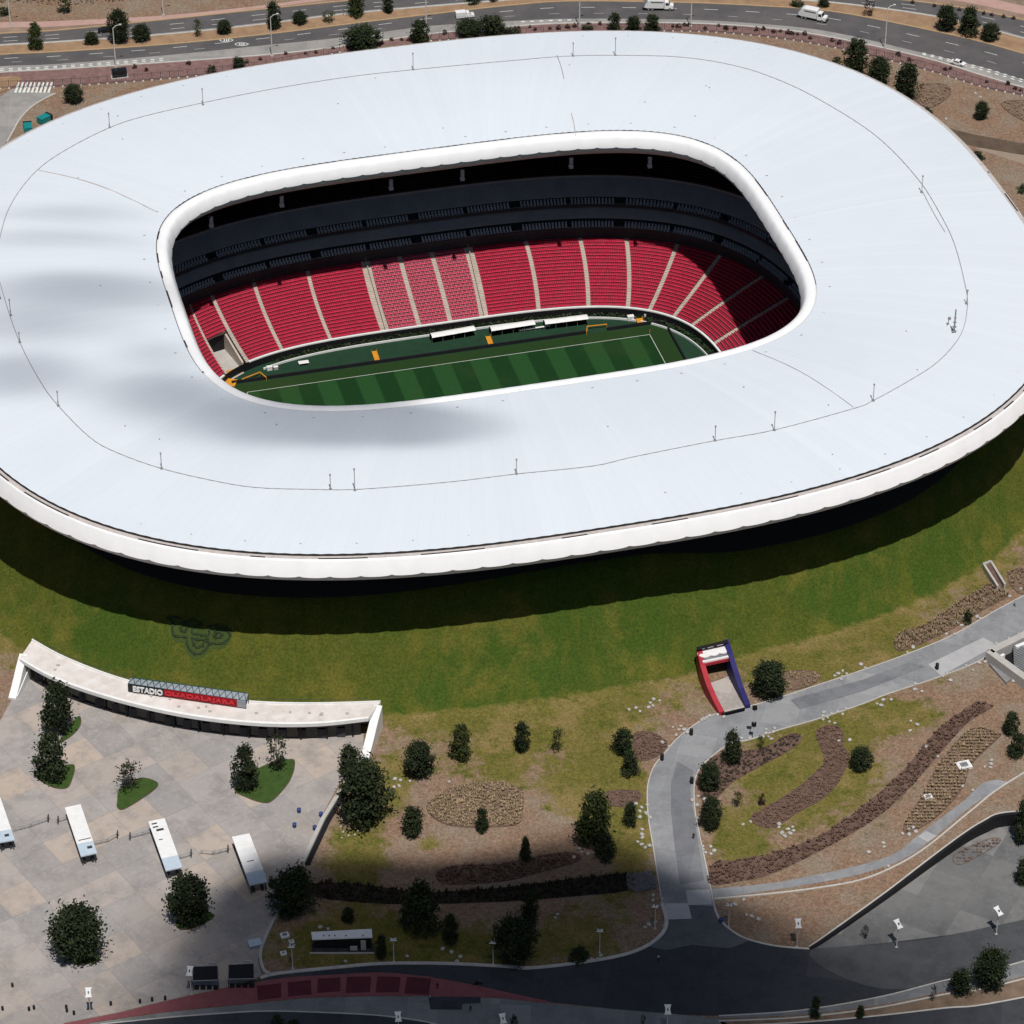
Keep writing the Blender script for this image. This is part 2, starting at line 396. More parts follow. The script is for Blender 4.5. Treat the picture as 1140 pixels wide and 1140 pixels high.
# raking struts under the roof (seen as dark frames behind the far rim)
mb = MB()
for k in range(0, NR, 12):
    a = PI_[k]-NIo[k]*-3.0; b = PO[k]*.55+PI_[k]*.45; c = PO[k]*.3+PI_[k]*.7
    mb.tube([(a[0],a[1],43.6),(c[0],c[1],40.5),(b[0],b[1],43.2)], .16, 5)
K(mb.build('roof_truss', M('dark_truss_steel', (.11,.10,.095), (.08,.075,.07), .4, .8), stadium), 'stuff')
HANG = M('grey_speaker_cabinet', (.06,.06,.075), (.045,.045,.06), .7, .7)
for bx, by in [(310,223),(432,202),(514,192),(638,178),(727,178),(226,245)]:
    x, y = SL(bx, by, 42.5); ph = math.atan2(y, x); rr = rad(ph, AI-2.6, BI-2.6, NI); x, y = rr*math.cos(ph), rr*math.sin(ph)
    ex, ey = x*1.012, y*1.012
    mb = MB(); mb.box(ex-.45, ex+.45, ey-.4, ey+.4, 41.6, 44.1); mb.box(ex-.55, ex+.55, ey-.5, ey+.5, 41.1, 41.7); mb.build('hanging_speaker', HANG, stadium)
# ------------------------------------------------------------------ seating bowl
AF, BF, NF = 67.0, 49.6, 3.7        # front of the lower tier
AT, BT, NT = 88.0, 70.2, 3.0        # its back row
ROWS = 21
def bowl(pb, pt, v):
    ph = pb*(1-v)+pt*v
    r0 = rad(ph, AF, BF, NF); r1 = rad(ph, AT, BT, NT); r = r0*(1-v)+r1*v
    return r*math.cos(ph), r*math.sin(ph)
def seat_mat(name, c, c2, tip):
    m, nt, bs = nodes(name); bs.inputs['Roughness'].default_value = .55
    f = noise(nt, coord(nt), 1.4, 3); col = ramp(nt, f, [(.35, c2), (.65, c)])
    nt.links.new(col, bs.inputs['Base Color']); return m
SEAT = seat_mat('red_plastic_seat', (.60,.042,.092), (.48,.028,.064), 0)
SEATP = seat_mat('faded_red_plastic_seat', (.64,.12,.18), (.54,.085,.14), 0)
TREAD = M('row_shade_concrete', (.10,.035,.04), (.075,.028,.03), .5, .9)  # treads darkened, the shadow between seat rows put into their colour
PALE = M('pale_seat_number_plate', (.72,.6,.6), None, .5, .6)
ais = [('A',(272,402),(232,327),1.0),('B',(314.6,390.5),(288,317),1.0),('C',(370.7,380),(345,303),1.0),('D',(427.7,367.7),(408,292),2.4),
       ('E',(466,361.6),(447,289),1.2),('F',(501,357),(481,283),1.2),('G',(539,351),(521,276),2.3),('H',(599,347.5),(585,268),1.1),
       ('I',(656,341),(645,265),1.1),('J',(702,340.5),(697,265),1.1),('K',(728.6,342),(758,268),1.1),('L',(755,350),(803,283),1.1),
       ('M',(772,361.6),(850,307),1.1),('N',(797,382),(873,333),1.1)]
aisles = []
for nm, b, t, w in ais:
    xb, yb = SL(*b, 2.0); xt, yt = SL(*t, 11.0)
    aisles.append((math.atan2(yb, xb), math.atan2(yt, xt), w))
ANG_D, ANG_G = aisles[3][0], aisles[6][0]
aisles.sort(key=lambda a: a[0])                                 # from the right-hand end round to the left
extra = []
p0b, p0t = aisles[0][0], aisles[0][1]; q1b, q1t = aisles[-1][0], aisles[-1][1]
TUN = (q1b, R(144.4))                                           # corner tunnel beside the left-most aisle
left_b = [R(145.3), R(155), R(165), R(178), R(193), R(207), R(218), R(228), R(240), R(255), R(270), R(285), R(300), R(312), R(322), R(332)]
left = [(R(144.3), R(135.2), .6), (R(155), R(150), 1.1)]+[(p, p, 1.1) for p in left_b[2:]]
right_lo = p0b+2*math.pi
full = aisles+left                                              # increasing angle, closes with the first
def seatrows(mb, pb0, pb1, pt0, pt1, r0, r1, seats, w0, w1, tip):
    for i in range(r0, r1):
        v0, v1 = i/ROWS, (i+1)/ROWS; z = 2.0+9.0*v0; dz = 9.0/ROWS
        A = bowl(pb0, pt0, v0); B = bowl(pb1, pt1, v0); L = math.hypot(B[0]-A[0], B[1]-A[1])
        # keep the aisle clear: trim the ends by half the aisle width
        t0, t1 = w0/2/L, 1-w1/2/L
        nd = max(2, int(L/2.2)); base = len(mb.v)
        for j in range(nd+1):
            t = t0+(t1-t0)*j/nd; pb = pb0+(pb1-pb0)*t; pt = pt0+(pt1-pt0)*t
            a = bowl(pb, pt, v0); c = bowl(pb, pt, v1)
            mb.v += [(a[0],a[1],z),(c[0],c[1],z),(c[0],c[1],z+dz)]
        for j in range(nd):
            q = base+3*j; mb.f += [(q,q+3,q+4,q+1),(q+1,q+4,q+5,q+2)]; mb.m += [0,0]
        if not seats: continue
        ns = int(L*(t1-t0)/.56)
        for j in range(ns):
            u0 = t0+(t1-t0)*(j+.07)/ns; u1 = t0+(t1-t0)*(j+.93)/ns
            P = []
            for u in (u0, u1):
                pb = pb0+(pb1-pb0)*u; pt = pt0+(pt1-pt0)*u
                a = bowl(pb, pt, v0+.5/ROWS); c = bowl(pb, pt, v0+.86/ROWS); d = bowl(pb, pt, v0+.97/ROWS); P.append((a, c, d))
            (a0,c0,d0),(a1,c1,d1) = P; zs, zb = z+.43, z+.86; b = len(mb.v)
            mb.v += [(*a0,zs),(*a1,zs),(*c0,zs),(*c1,zs),(*a0,zs-.12),(*a1,zs-.12),(*c0,zb),(*c1,zb),(*d0,zb),(*d1,zb),(*d0,z+.35),(*d1,z+.35)]
            mb.f += [(b,b+1,b+3,b+2),(b+4,b+5,b+1,b),(b+2,b+3,b+7,b+6),(b+6,b+7,b+9,b+8),(b+8,b+9,b+11,b+10)]
            mb.m += [1,1,1,2 if tip and (j*7+i*3) % tip == 0 else 1,1]
for k in range(len(full)):
    a = full[k]; b = full[(k+1) % len(full)]
    pb0, pt0, w0 = a; pb1, pt1, w1 = b
    if k == len(full)-1: pb1 += 2*math.pi; pt1 += 2*math.pi
    mid = (pb0+pb1)/2 % (2*math.pi); seats = mid < R(212) or mid > R(330)
    isA = abs(pb0-q1b) < 1e-6
    xm = 70*math.cos(mid)
    pale = ANG_G-1e-6 <= pb0 and pb1 <= ANG_D+1e-6
    sec = MB()
    seatrows(sec, pb0, pb1, pt0, pt1, 10 if isA else 0, ROWS, seats, w0, w1, 2 if pale else 6)
    sec.build('seating_section', [TREAD, SEATP if pale else SEAT, PALE if pale else SEAT], stadium)
for k, (pb, pt, w) in enumerate(full):                           # stepped aisles
    mb = MB()
    for i in range(ROWS):
        v0, v1 = i/ROWS, (i+1)/ROWS; z = 2.0+9.0*v0
        a = bowl(pb, pt, v0); c = bowl(pb, pt, v1); dx, dy = c[0]-a[0], c[1]-a[1]; q = math.hypot(dx, dy); nx, ny = -dy/q*w/2, dx/q*w/2
        for h, f0, f1 in ((0.12, 0, .55), (.30, .55, 1.0)):
            p = (a[0]+dx*f0, a[1]+dy*f0); r_ = (a[0]+dx*f1, a[1]+dy*f1)
            mb.hexa([(p[0]+nx,p[1]+ny,z-.3),(r_[0]+nx,r_[1]+ny,z-.3),(r_[0]-nx,r_[1]-ny,z-.3),(p[0]-nx,p[1]-ny,z-.3)][::-1],
                    [(p[0]+nx,p[1]+ny,z+h),(r_[0]+nx,r_[1]+ny,z+h),(r_[0]-nx,r_[1]-ny,z+h),(p[0]-nx,p[1]-ny,z+h)][::-1])
    if w > 2:                                                    # wide stair with a grey handrail in the middle
        a = bowl(pb, pt, 0); c = bowl(pb, pt, 1); mb.tube([(a[0],a[1],3.0),(c[0],c[1],12.0)], .09, 5)
    mb.build('aisle_stair', STAIR, stadium)
PFr, NFr = ell(AF, BF, NF, 240)
mb = MB(); band(PFr, NFr, -.35, 0, -.35, 2.45, mb); mb.build('front_wall', BLACK, stadium)
def open_(k):
    p = math.atan2(PFr[k][1], PFr[k][0]) % (2*math.pi); return not (TUN[0] < p < TUN[1])
mb = MB(); band(PFr, NFr, -.45, 2.45, .1, 2.45, mb, 1, open_); band(PFr, NFr, -.45, 2.1, -.45, 2.45, mb, 1, open_); mb.build('front_coping', WHITE, stadium)
# corner tunnel: ramp floor between white-topped walls
tr0, tr1, tl0, tl1 = (-51.5,44.2), (-54.2,53.6), (-56.3,41.2), (-60.7,51.8)
mb = MB(); mb.add([(tr0[0],tr0[1]-1.5,.12),(tl0[0],tl0[1]-1.5,.12),(*tl1,.9),(*tr1,.9)], [(0,3,2,1)]); mb.build('tunnel_floor', LGREY, stadium)
for p, q, m_ in ((tr0, tr1, STAIR), (tl0, tl1, LGREY)):
    mb = MB(); mb.ribbon([p, q], .5, -.1, lambda i: (2.3, 6.0)[i]); mb.build('tunnel_wall', m_, stadium)
mb = MB(); mb.ribbon([tr1, tl1], .5, 5.5, 6.4); mb.build('tunnel_lintel', LGREY, stadium)
mb = MB(); mb.add([(*tr1,.5),(*tl1,.5),(*tl1,5.6),(*tr1,5.6)], [(0,1,2,3)]); mb.build('tunnel_mouth', BLACK, stadium)
# suites: two storeys of boxes with sloping grey canopies, balconies with chairs
PS, NS = ell(AT, BT, NT, 360)
CANOPY = M('grey_suite_canopy', (.27,.275,.30), (.21,.215,.235), .25, .55)
SUITE = M('dark_suite_front', (.04,.042,.05), (.025,.027,.033), .5, .6)
CHAIR = M('grey_balcony_chair', (.62,.63,.66), (.48,.48,.52), 2.0, .6)
mb = MB()
for o1,z1,o2,z2 in ((-.2,11.0,-.2,13.4),(-1.0,13.4,-.2,13.4),(-1.0,13.4,-1.0,14.5),(-1.0,14.5,-.8,14.5),(-.8,14.5,-.8,14.1),(-.8,14.1,2.0,14.1),(2.0,14.1,2.0,16.8),
                    (2.2,18.8,2.2,19.6),(2.2,19.6,2.4,19.6),(2.4,19.6,2.4,19.2),(2.4,19.2,4.9,19.2),(4.9,19.2,4.9,21.8)): band(PS, NS, o1, z1, o2, z2, mb)
mb.build('suite_front', SUITE, stadium)
mb = MB(); band(PS, NS, 1.0, 16.4, 3.4, 18.6, mb); band(PS, NS, 1.0, 16.1, 1.0, 16.4, mb); mb.build('suite_canopy', CANOPY, stadium)
mb = MB(); band(PS, NS, 3.9, 21.2, 7.2, 24.8, mb); band(PS, NS, 3.9, 20.9, 3.9, 21.2, mb); band(PS, NS, 7.2, 24.8, 7.3, 25.4, mb); mb.build('suite_canopy', CANOPY, stadium)
def chairs(o, z, name):
    mb = MB(); PC, NC = ell(AT, BT, NT, 620)
    for k in range(620):
        if k % 31 in (0, 1, 30, 15): continue                   # gaps at the party walls
        for row in (0, 1):
            p = PC[k]+NC[k]*(o+row*1.1)
            if math.atan2(p[1], p[0]) < R(-25) and math.atan2(p[1], p[0]) > R(-155): continue
            mb.box(p[0]-.22,p[0]+.22,p[1]-.2,p[1]+.2,z,z+.45+.25*row); mb.box(p[0]-.22,p[0]+.22,p[1]+.12,p[1]+.2,z+.45,z+.95+.25*row)
    for k in range(0, 620, 31):
        p = PC[k]; n = NC[k]; a = p+n*(o-.6); b = p+n*(o+2.0); mb.tube([(a[0],a[1],z+1),(b[0],b[1],z+1.6)], .25, 4, 1)
    K(mb.build(name, [CHAIR, SUITE], stadium), 'stuff')
chairs(-.2, 14.1, 'balcony_chair'); chairs(3.0, 19.2, 'balcony_chair')
mb = MB(); 
for o, z in ((-1.0, 14.75), (2.2, 19.85)):
    q = [(PS[k][0]+NS[k][0]*o, PS[k][1]+NS[k][1]*o, z) for k in range(360)]; mb.tube(q+[q[0]], .05, 4)
mb.build('balcony_rail', STEEL, stadium)
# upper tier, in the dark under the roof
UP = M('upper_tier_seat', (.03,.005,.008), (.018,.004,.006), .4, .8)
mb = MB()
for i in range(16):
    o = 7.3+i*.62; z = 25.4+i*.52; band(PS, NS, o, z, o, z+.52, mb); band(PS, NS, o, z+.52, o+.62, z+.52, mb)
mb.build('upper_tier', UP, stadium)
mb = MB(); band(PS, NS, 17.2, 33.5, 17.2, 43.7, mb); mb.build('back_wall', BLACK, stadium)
# ------------------------------------------------------------------ pitch
def turf():
    m, nt, bs = nodes('striped_turf'); bs.inputs['Roughness'].default_value = .9; bs.inputs['Specular IOR Level'].default_value = .1
    c = coord(nt, 'obj'); sep = N(nt, 'ShaderNodeSeparateXYZ'); nt.links.new(c, sep.inputs[0])
    s = math_(nt, 'FRACT', math_(nt, 'MULTIPLY', math_(nt, 'ADD', sep.outputs[0], 200.6), 1/9.9))
    e = maprange(nt, math_(nt, 'ABSOLUTE', math_(nt, 'SUBTRACT', s, .5)), .22, .28)
    inside = math_(nt, 'MULTIPLY', maprange(nt, sep.outputs[1], 34.0, 33.6), maprange(nt, math_(nt, 'ABSOLUTE', sep.outputs[0]), 52.6, 52.3))
    f = noise(nt, c, .6, 6, .7); g = noise(nt, c, .05, 3)
    dk = mix(nt, f, (.006,.031,.008), (.009,.041,.012)); lt = mix(nt, f, (.013,.056,.015), (.020,.070,.020))
    base = mix(nt, e, dk, lt); rim = mix(nt, f, (.013,.038,.010), (.022,.048,.014))
    base = mix(nt, inside, rim, base); base = mix(nt, math_(nt, 'MULTIPLY', maprange(nt, g, .45, .7), .35), base, (.03,.055,.016))
    nt.links.new(base, bs.inputs['Base Color']); bump(nt, bs, f, .5); return m
mb = MB(); pa = [(x*.999, y*.999) for x, y in ell(AF-.1, BF-.1, NF, 120)[0]]
mb.sheet(pa, 0.0); o = K(mb.build('pitch_surround', M('dark_green_apron_turf', (.012,.045,.022), (.008,.034,.016), .4, .95), stadium)); o.parent = None; o.rotation_euler[2] = PSI
mb = MB(); mb.sheet([(-57.4,-38.2),(57.4,-38.2),(57.4,38.2),(-57.4,38.2)], .03); o = K(mb.build('pitch', turf())); o.rotation_euler[2] = PSI
LINE = M('white_line_paint', (.72,.74,.70), (.6,.63,.58), 1, .8)
mb = MB(); w = .06
def ln(x0, y0, x1, y1):
    dx, dy = x1-x0, y1-y0; q = math.hypot(dx, dy); nx, ny = -dy/q*w, dx/q*w
    mb.sheet([(x0+nx,y0+ny),(x0-nx,y0-ny),(x1-nx,y1-ny),(x1+nx,y1+ny)], .045)
for s in (-1, 1):
    ln(-52.5, 34*s, 52.5, 34*s); ln(52.5*s, -33.9, 52.5*s, 33.9)
    ln(52.4*s, 9.16, 47*s, 9.16); ln(52.4*s, -9.16, 47*s, -9.16); ln(47*s, -9.1, 47*s, 9.1)
o = K(mb.build('pitch_marking', LINE)); o.rotation_euler[2] = PSI
# pale kerb rail round the apron and the dark hedge strip between it and the stand
PA, NA = ell(64.6, 47.6, 3.6, 240)
def far_(k): a = math.atan2(PA[k][1], PA[k][0]); return not (TUN[0]-.02 < a % (2*math.pi) < TUN[1]+.06)
rail = MB(); band(PA, NA, -.12, 0, -.12, .55, rail, 1, far_); band(PA, NA, -.12, .55, .12, .55, rail, 1, far_)
o = rail.build('barrier_rail', WHITE); o.rotation_euler[2] = PSI; T(o, 'low pale barrier rail curving round the green apron', 'barrier')
# ------------------------------------------------------------------ things beside the pitch
def st_empty(name, x, y, z, rz=0.0): return empty(name, (x*CP-y*SP, x*SP+y*CP, z), PSI+rz)
LEAFD = M('dark_hedge_leaf', (.035,.05,.018), (.018,.028,.01), 1.2, .8)
def hedge_mesh(path, w, h, seed, dens=9.0):
    r = random.Random(seed); mb = MB()
    for (x0, y0), (x1, y1) in zip(path[:-1], path[1:]):
        L = math.hypot(x1-x0, y1-y0)
        for _ in range(int(L*w*dens)):
            t = r.random(); nx, ny = -(y1-y0)/L, (x1-x0)/L; o = r.uniform(-.5, .5)*w
            c = Vector((x0+(x1-x0)*t+nx*o, y0+(y1-y0)*t+ny*o, r.random()*h)); s = r.uniform(.2, .42)
            a = Vector((r.gauss(0,1), r.gauss(0,1), r.gauss(0,.6))).normalized(); b = a.orthogonal().normalized(); b = (b*math.cos(1)+a.cross(b)*math.sin(r.uniform(0,6)))
            mb.add([c-a*s-b*s*.6, c+a*s-b*s*.6, c+a*s+b*s*.6, c-a*s+b*s*.6], [(0,1,2,3)])
    return mb
hp = [(p[0], p[1]) for p in ell(65.9, 48.6, 3.65, 200)[0]]
hp2 = [p for p in hp if 0.12 < math.atan2(p[1], p[0]) < TUN[0]-.06]
o = hedge_mesh(hp2, 1.1, 1.0, 3).build('hedge', LEAFD); o.rotation_euler[2] = PSI
T(o, 'low dark hedge in the trench below the red stand', 'hedge')
BOARD = M('dark_advertising_board', (.02,.02,.024), (.014,.014,.018), .8, .5)
def board_run(name, pts, label):
    r = empty(name, (0,0,0), PSI); T(r, label, 'advertising board', 'boards round the pitch')
    for (x0, y0, x1, y1) in pts:
        L = math.hypot(x1-x0, y1-y0); n = max(1, int(L/6)); dx, dy = (x1-x0)/L, (y1-y0)/L
        for i in range(n):
            a, b = i*L/n, (i+1)*L/n-.04; mb = MB(); P = lambda t, o, z: (x0+dx*t-dy*o, y0+dy*t+dx*o, z)
            mb.hexa([P(a,-.08,.05),P(b,-.08,.05),P(b,.75,.05),P(a,.75,.05)], [P(a,-.08,.95),P(b,-.08,.95),P(b,.25,.95),P(a,.25,.95)])
            mb.build('panel', BOARD, r)
    return r
gx0, gx1 = SL(654, 372, 0)[0], SL(676, 368, 0)[0]
board_run('advertising_board', [(-55.5,38.5,gx0,38.5),(gx1,38.5,57,38.5)], 'long row of dark advertising boards along the far touchline')
board_run('advertising_board', [(57.6,38.3,57.6,8)], 'row of dark advertising boards behind the right-hand goal line')
# dugouts
def dugout(p0, p1, label, depth=2.4):
    x0, y0 = SL(*p0, 2.3); x1, y1 = SL(*p1, 2.3); L = math.hypot(x1-x0, y1-y0); a = math.atan2(y1-y0, x1-x0)
    r = st_empty('dugout', x0, y0, 0, a); T(r, label, 'dugout', 'dugouts on the far touchline')
    mb = MB(); n = 8; pr = [(-.3,2.15),(.25,2.4),(1.0,2.5),(1.8,2.3),(depth,1.7)]
    for j in range(n+1):
        for (y, z) in pr: mb.v.append((L*j/n, y, z+.02*(j % 2)))
    for j in range(n):
        for i in range(len(pr)-1): q = j*len(pr)+i; mb.f.append((q, q+len(pr), q+len(pr)+1, q+1)); mb.m.append(0)
    mb.build('roof', WHITE, r)
    for j in range(0, n+1, 2): mb = MB(); mb.tube([(L*j/n,.1,0),(L*j/n,.1,2.3)], .06, 5); mb.build('post', STEEL, r)
    mb = MB(); mb.box(.1, L-.1, 1.2, 1.9, .1, .55); mb.box(.1, L-.1, 1.75, 1.9, .55, 1.1); mb.build('bench', BLACK, r)
    mb = MB(); mb.box(0, L, depth-.1, depth, 0, 1.7); mb.build('rear_panel', DARK, r)
dugout((481,375),(529.5,366.5),'white-roofed dugout nearest the left corner flag')
dugout((547,367.5),(596,360),'white-roofed dugout left of the dark halfway gap')
dugout((607,360),(655,354),'white-roofed dugout right of the dark halfway gap')
x, y = SL(578, 366.5, 1); r = st_empty('bench', x, y, 0, math.atan2(*reversed([b-a for a, b in zip(SL(578,366.5,1), SL(616,361,1))])))
T(r, 'long thin white bench on the apron in front of the dugouts', 'bench')
mb = MB(); mb.box(0, 8.4, 0, .5, .5, .6); mb.build('seat', WHITE, r); mb = MB()
for q in (.3, 2.9, 5.5, 8.0): mb.box(q, q+.1, .05, .45, 0, .5)
mb.build('leg', STEEL, r)
def ramp_mat(px, py, w, l, label, rz=0.0):
    x, y = SL(px, py, .4); r = st_empty('orange_ramp', x, y, 0, rz); T(r, label, 'ramp', 'orange ramps beside the pitch')
    mb = MB(); mb.add([(-w/2,-l/2,.12),(w/2,-l/2,.12),(w/2,l/2,.75),(-w/2,l/2,.75),(-w/2,-l/2,.0),(w/2,-l/2,.0),(w/2,l/2,0),(-w/2,l/2,0)], [(0,1,2,3),(4,7,6,5),(0,4,5,1),(1,5,6,2),(2,6,7,3),(3,7,4,0)]); mb.build('deck', ORANGE, r)
    for s in (-1, 1):
        mb = MB(); mb.tube([(s*w/2,-l/2,.2),(s*w/2,l/2,.95)], .05, 5); mb.tube([(s*w/2,l/2,0),(s*w/2,l/2,1.3)], .05, 5); mb.build('side_rail', ORANGE, r)
ramp_mat(418.5, 397, 1.3, 4.2, 'orange ramp on the green apron left of the dugouts')
ramp_mat(545, 379.5, 1.3, 3.4, 'orange ramp on the green apron below the dugouts')
ramp_mat(713, 358.5, 1.7, 2.6, 'short orange ramp near the right-hand pitch corner')
ramp_mat(260, 414.5, 3.6, 1.9, 'wide orange ramp in front of the corner tunnel', .15)
ramp_mat(256, 425.5, 3.2, 2.2, 'wide orange ramp at the left edge of the roof opening', -.5)
def gate(pts, label):
    q = [SL(x, y, .9) for x, y in pts]; r = st_empty('gate_frame', 0, 0, 0); T(r, label, 'gate', 'orange gate frames in the boards')
    for a, b in zip(q[:-1], q[1:]):
        mb = MB(); mb.tube([(*a,.95),(*b,.95)], .16, 6); mb.build('bar', ORANGE, r)
    for a in q: mb = MB(); mb.tube([(*a,0),(*a,.95)], .1, 6); mb.build('leg', ORANGE, r)
gate([(269,422.5),(289.5,414.5),(296.5,420.5)], 'orange gate frame at the left end of the advertising boards')
gate([(653,369.5),(653.8,363.5),(675.5,361.2)], 'orange gate frame in the boards below the right dugout')
for px, py, lb, s in [(702,354.5,'white box on the apron left of the short orange ramp',1.6),(719.5,351,'white box on the apron edge right of the short orange ramp',1.3),(300,410,'small white box near the corner tunnel',1.3),(307,409.5,'small grey box beside the white one near the corner tunnel',1.1),(338,404,'white folding table on the apron far left of the dugouts',2.6)]:
    x, y = SL(px, py, .5); r = st_empty('equipment_box' if 'box' in lb else 'folding_table', x, y, 0); T(r, lb, 'box' if 'box' in lb else 'table')
    if 'box' in lb:
        mb = MB(); mb.box(-s/2,s/2,-s/3,s/3,0.05,s*.75); mb.build('body', LGREY if 'grey' in lb else WHITE, r); mb = MB(); mb.box(-s/2-.04,s/2+.04,-s/3-.04,s/3+.04,s*.75,s*.83); mb.build('lid', WHITE, r)
    else:
        mb = MB(); mb.box(-s/2,s/2,-.7,.7,.72,.78); mb.build('table_top', WHITE, r); mb = MB()
        for a in (-1,1):
            for b in (-1,1): mb.box(a*s*.45-.03,a*s*.45+.03,b*.6-.03,b*.6+.03,0,.72)
        mb.build('leg', STEEL, r)
x, y = 52.5, 34; r = st_empty('corner_flag', x, y, 0); T(r, 'corner flag on the right-hand pitch corner', 'corner flag')
mb = MB(); mb.tube([(0,0,0),(0,0,1.5)], .03, 5); mb.build('pole', WHITE, r); mb = MB(); mb.box(.02,.42,-.01,.01,1.15,1.48); mb.build('flag', RED, r)
# ================================================================== GROUND
def terrain():
    xs = np.r_[np.array([-3000,-1500,-700,-400]), np.arange(-300,-176,6), np.arange(-174,176,1.5), np.arange(177,301,6), np.array([400,700,1500,3000])]
    ys = np.r_[np.array([-3000,-1500,-700,-400]), np.arange(-320,-206,6), np.arange(-204,-36,1.5), np.arange(-36,160,4), np.arange(160,420,4), np.arange(420,700,12), np.array([900,1600,3200])]
    nx, ny = len(xs), len(ys); V = []; gr = []; dr = []
    blobs = []
    for px, py, rx, ry, s in GRASS:
        x, y, _ = W(px, py); k = mpp(px, py); blobs.append((x, y, rx/k, ry/k/.6, s))
    B = np.array(blobs)
    for yy in ys:
        for xx in xs:
            s = sd_out(xx, yy); z = hz(xx, yy); V.append((xx, yy, z))
            wq = sstep((35-loc((xx, yy))[0])/25) if yy < 0 and s < 20 else 0.0; g = 1.0 - sstep((s-.5-4*wq)/7.0) if s < 12 else 0.0
            d = 1.0 - sstep((s-4)/26.0) if 0 < s else 1.0
            if yy < -40 and xx > -175 and xx < 175:
                q = B[:,4]*np.exp(-((xx-B[:,0])/B[:,2])**2-((yy-B[:,1])/B[:,3])**2)
                a = float(1-np.prod(1-np.clip(q, 0, 1))); d = max(d*.55, a) if s > 4 else d
            elif yy > 0 and s > 4: d = .08
            gr.append(g); dr.append(d)
    F = []
    for j in range(ny-1):
        for i in range(nx-1):
            q = (j*nx+i, j*nx+i+1, (j+1)*nx+i+1, (j+1)*nx+i)
            if all(sd_out(V[k][0], V[k][1]) < -24 for k in q): continue
            F.append(q)
    me = bpy.data.meshes.new('ground'); me.from_pydata(V, [], F)
    for nm, dat in (('green', gr), ('dry', dr)):
        a = me.attributes.new(nm, 'FLOAT', 'POINT'); a.data.foreach_set('value', np.array(dat, dtype=np.float32))
    me.polygons.foreach_set('use_smooth', [True]*len(F))
    m, nt, bs = nodes('ground_soil_and_grass'); bs.inputs['Roughness'].default_value = .95; bs.inputs['Specular IOR Level'].default_value = .1
    P = coord(nt); n1 = noise(nt, P, .9, 6, .75); n2 = noise(nt, P, .09, 5, .65); n3 = noise(nt, P, .028, 4, .6); n4 = noise(nt, P, .3, 5, .7); n5 = noise(nt, P, 1.9, 3, .7); n6 = noise(nt, coord(nt, 'pos', (1, .25, .25), PSI*-1), .22, 4, .65)
    soil = ramp(nt, n1, [(.25,(.15,.093,.06)),(.55,(.26,.172,.118)),(.8,(.335,.235,.165))]); soil = mix(nt, maprange(nt, n2, .42, .68), soil, (.25,.20,.15)); soil = mix(nt, math_(nt, 'MULTIPLY', maprange(nt, n4, .5, .75), .5), soil, (.17,.11,.075))
    dry = ramp(nt, n1, [(.3,(.10,.092,.02)),(.7,(.175,.155,.040))]); dry = mix(nt, maprange(nt, n2, .45, .66), dry, (.215,.16,.06)); dry = mix(nt, maprange(nt, n4, .52, .7), dry, (.085,.095,.018))
    grn = ramp(nt, n1, [(.25,(.050,.067,.009)),(.75,(.096,.108,.017))]); grn = mix(nt, maprange(nt, n3, .42, .62), grn, (.046,.080,.011)); grn = mix(nt, math_(nt, 'MULTIPLY', maprange(nt, n2, .48, .70), .7), grn, (.14,.122,.024)); grn = mix(nt, math_(nt, 'MULTIPLY', maprange(nt, n4, .55, .75), .4), grn, (.03,.05,.006))
    ad = N(nt, 'ShaderNodeAttribute', attribute_name='dry').outputs['Fac']; ag = N(nt, 'ShaderNodeAttribute', attribute_name='green').outputs['Fac']
    jit = math_(nt, 'ADD', math_(nt, 'MULTIPLY', math_(nt, 'SUBTRACT', n4, .5), 1.1), math_(nt, 'MULTIPLY', math_(nt, 'SUBTRACT', n2, .5), .9))
    fd = maprange(nt, math_(nt, 'ADD', ad, jit), .28, .62); fg = maprange(nt, math_(nt, 'ADD', ag, math_(nt, 'MULTIPLY', jit, .6)), .35, .65)
    col = mix(nt, fd, soil, dry); grn = mix(nt, math_(nt, 'MULTIPLY', maprange(nt, n6, .48, .68), .55), grn, (.105,.104,.016)); col = mix(nt, fg, col, grn); col = mix(nt, 1.0, col, mix(nt, maprange(nt, n5, .3, .7, 0, 1, False), (.62,.62,.62), (1.25,1.25,1.25)), 'MULTIPLY'); nt.links.new(col, bs.inputs['Base Color']); bump(nt, bs, n1, .6, .25)
    me.materials.append(m); o = bpy.data.objects.new('ground', me); COL.objects.link(o); K(o)
GRASS = [(900,735,95,24,.9),(985,698,60,28,.9),(905,850,75,45,.6),(1000,800,60,22,.5),(850,960,60,20,.4),(560,790,170,20,.45),(540,800,120,28,.6),(470,792,50,22,.8),(640,795,80,35,.6),(505,850,50,22,.5),(560,850,32,28,.85),(398,955,36,50,.9),(480,940,16,9,.8),(702,930,30,55,.9),(655,868,62,42,.9),(690,890,30,40,.8),(440,872,22,24,.7),(610,800,60,30,.6),(725,765,80,28,.45),
 (885,745,70,26,.6),(960,705,60,30,.75),(1075,640,60,20,.5),(880,862,55,36,.95),(935,880,70,30,.45),(890,915,60,25,.4),(1010,760,60,18,.4),(1080,860,40,30,.25),(960,1000,120,14,.2),(820,930,40,36,.8),(905,830,60,28,.7),(990,795,55,16,.75),(950,800,40,26,.7),(400,1050,110,36,.95),(520,1062,90,26,.95),(650,1040,60,36,.7),(10,715,50,22,.7),(560,780,160,16,.5),(690,990,30,16,.4),(430,880,20,40,.7)]
terrain()
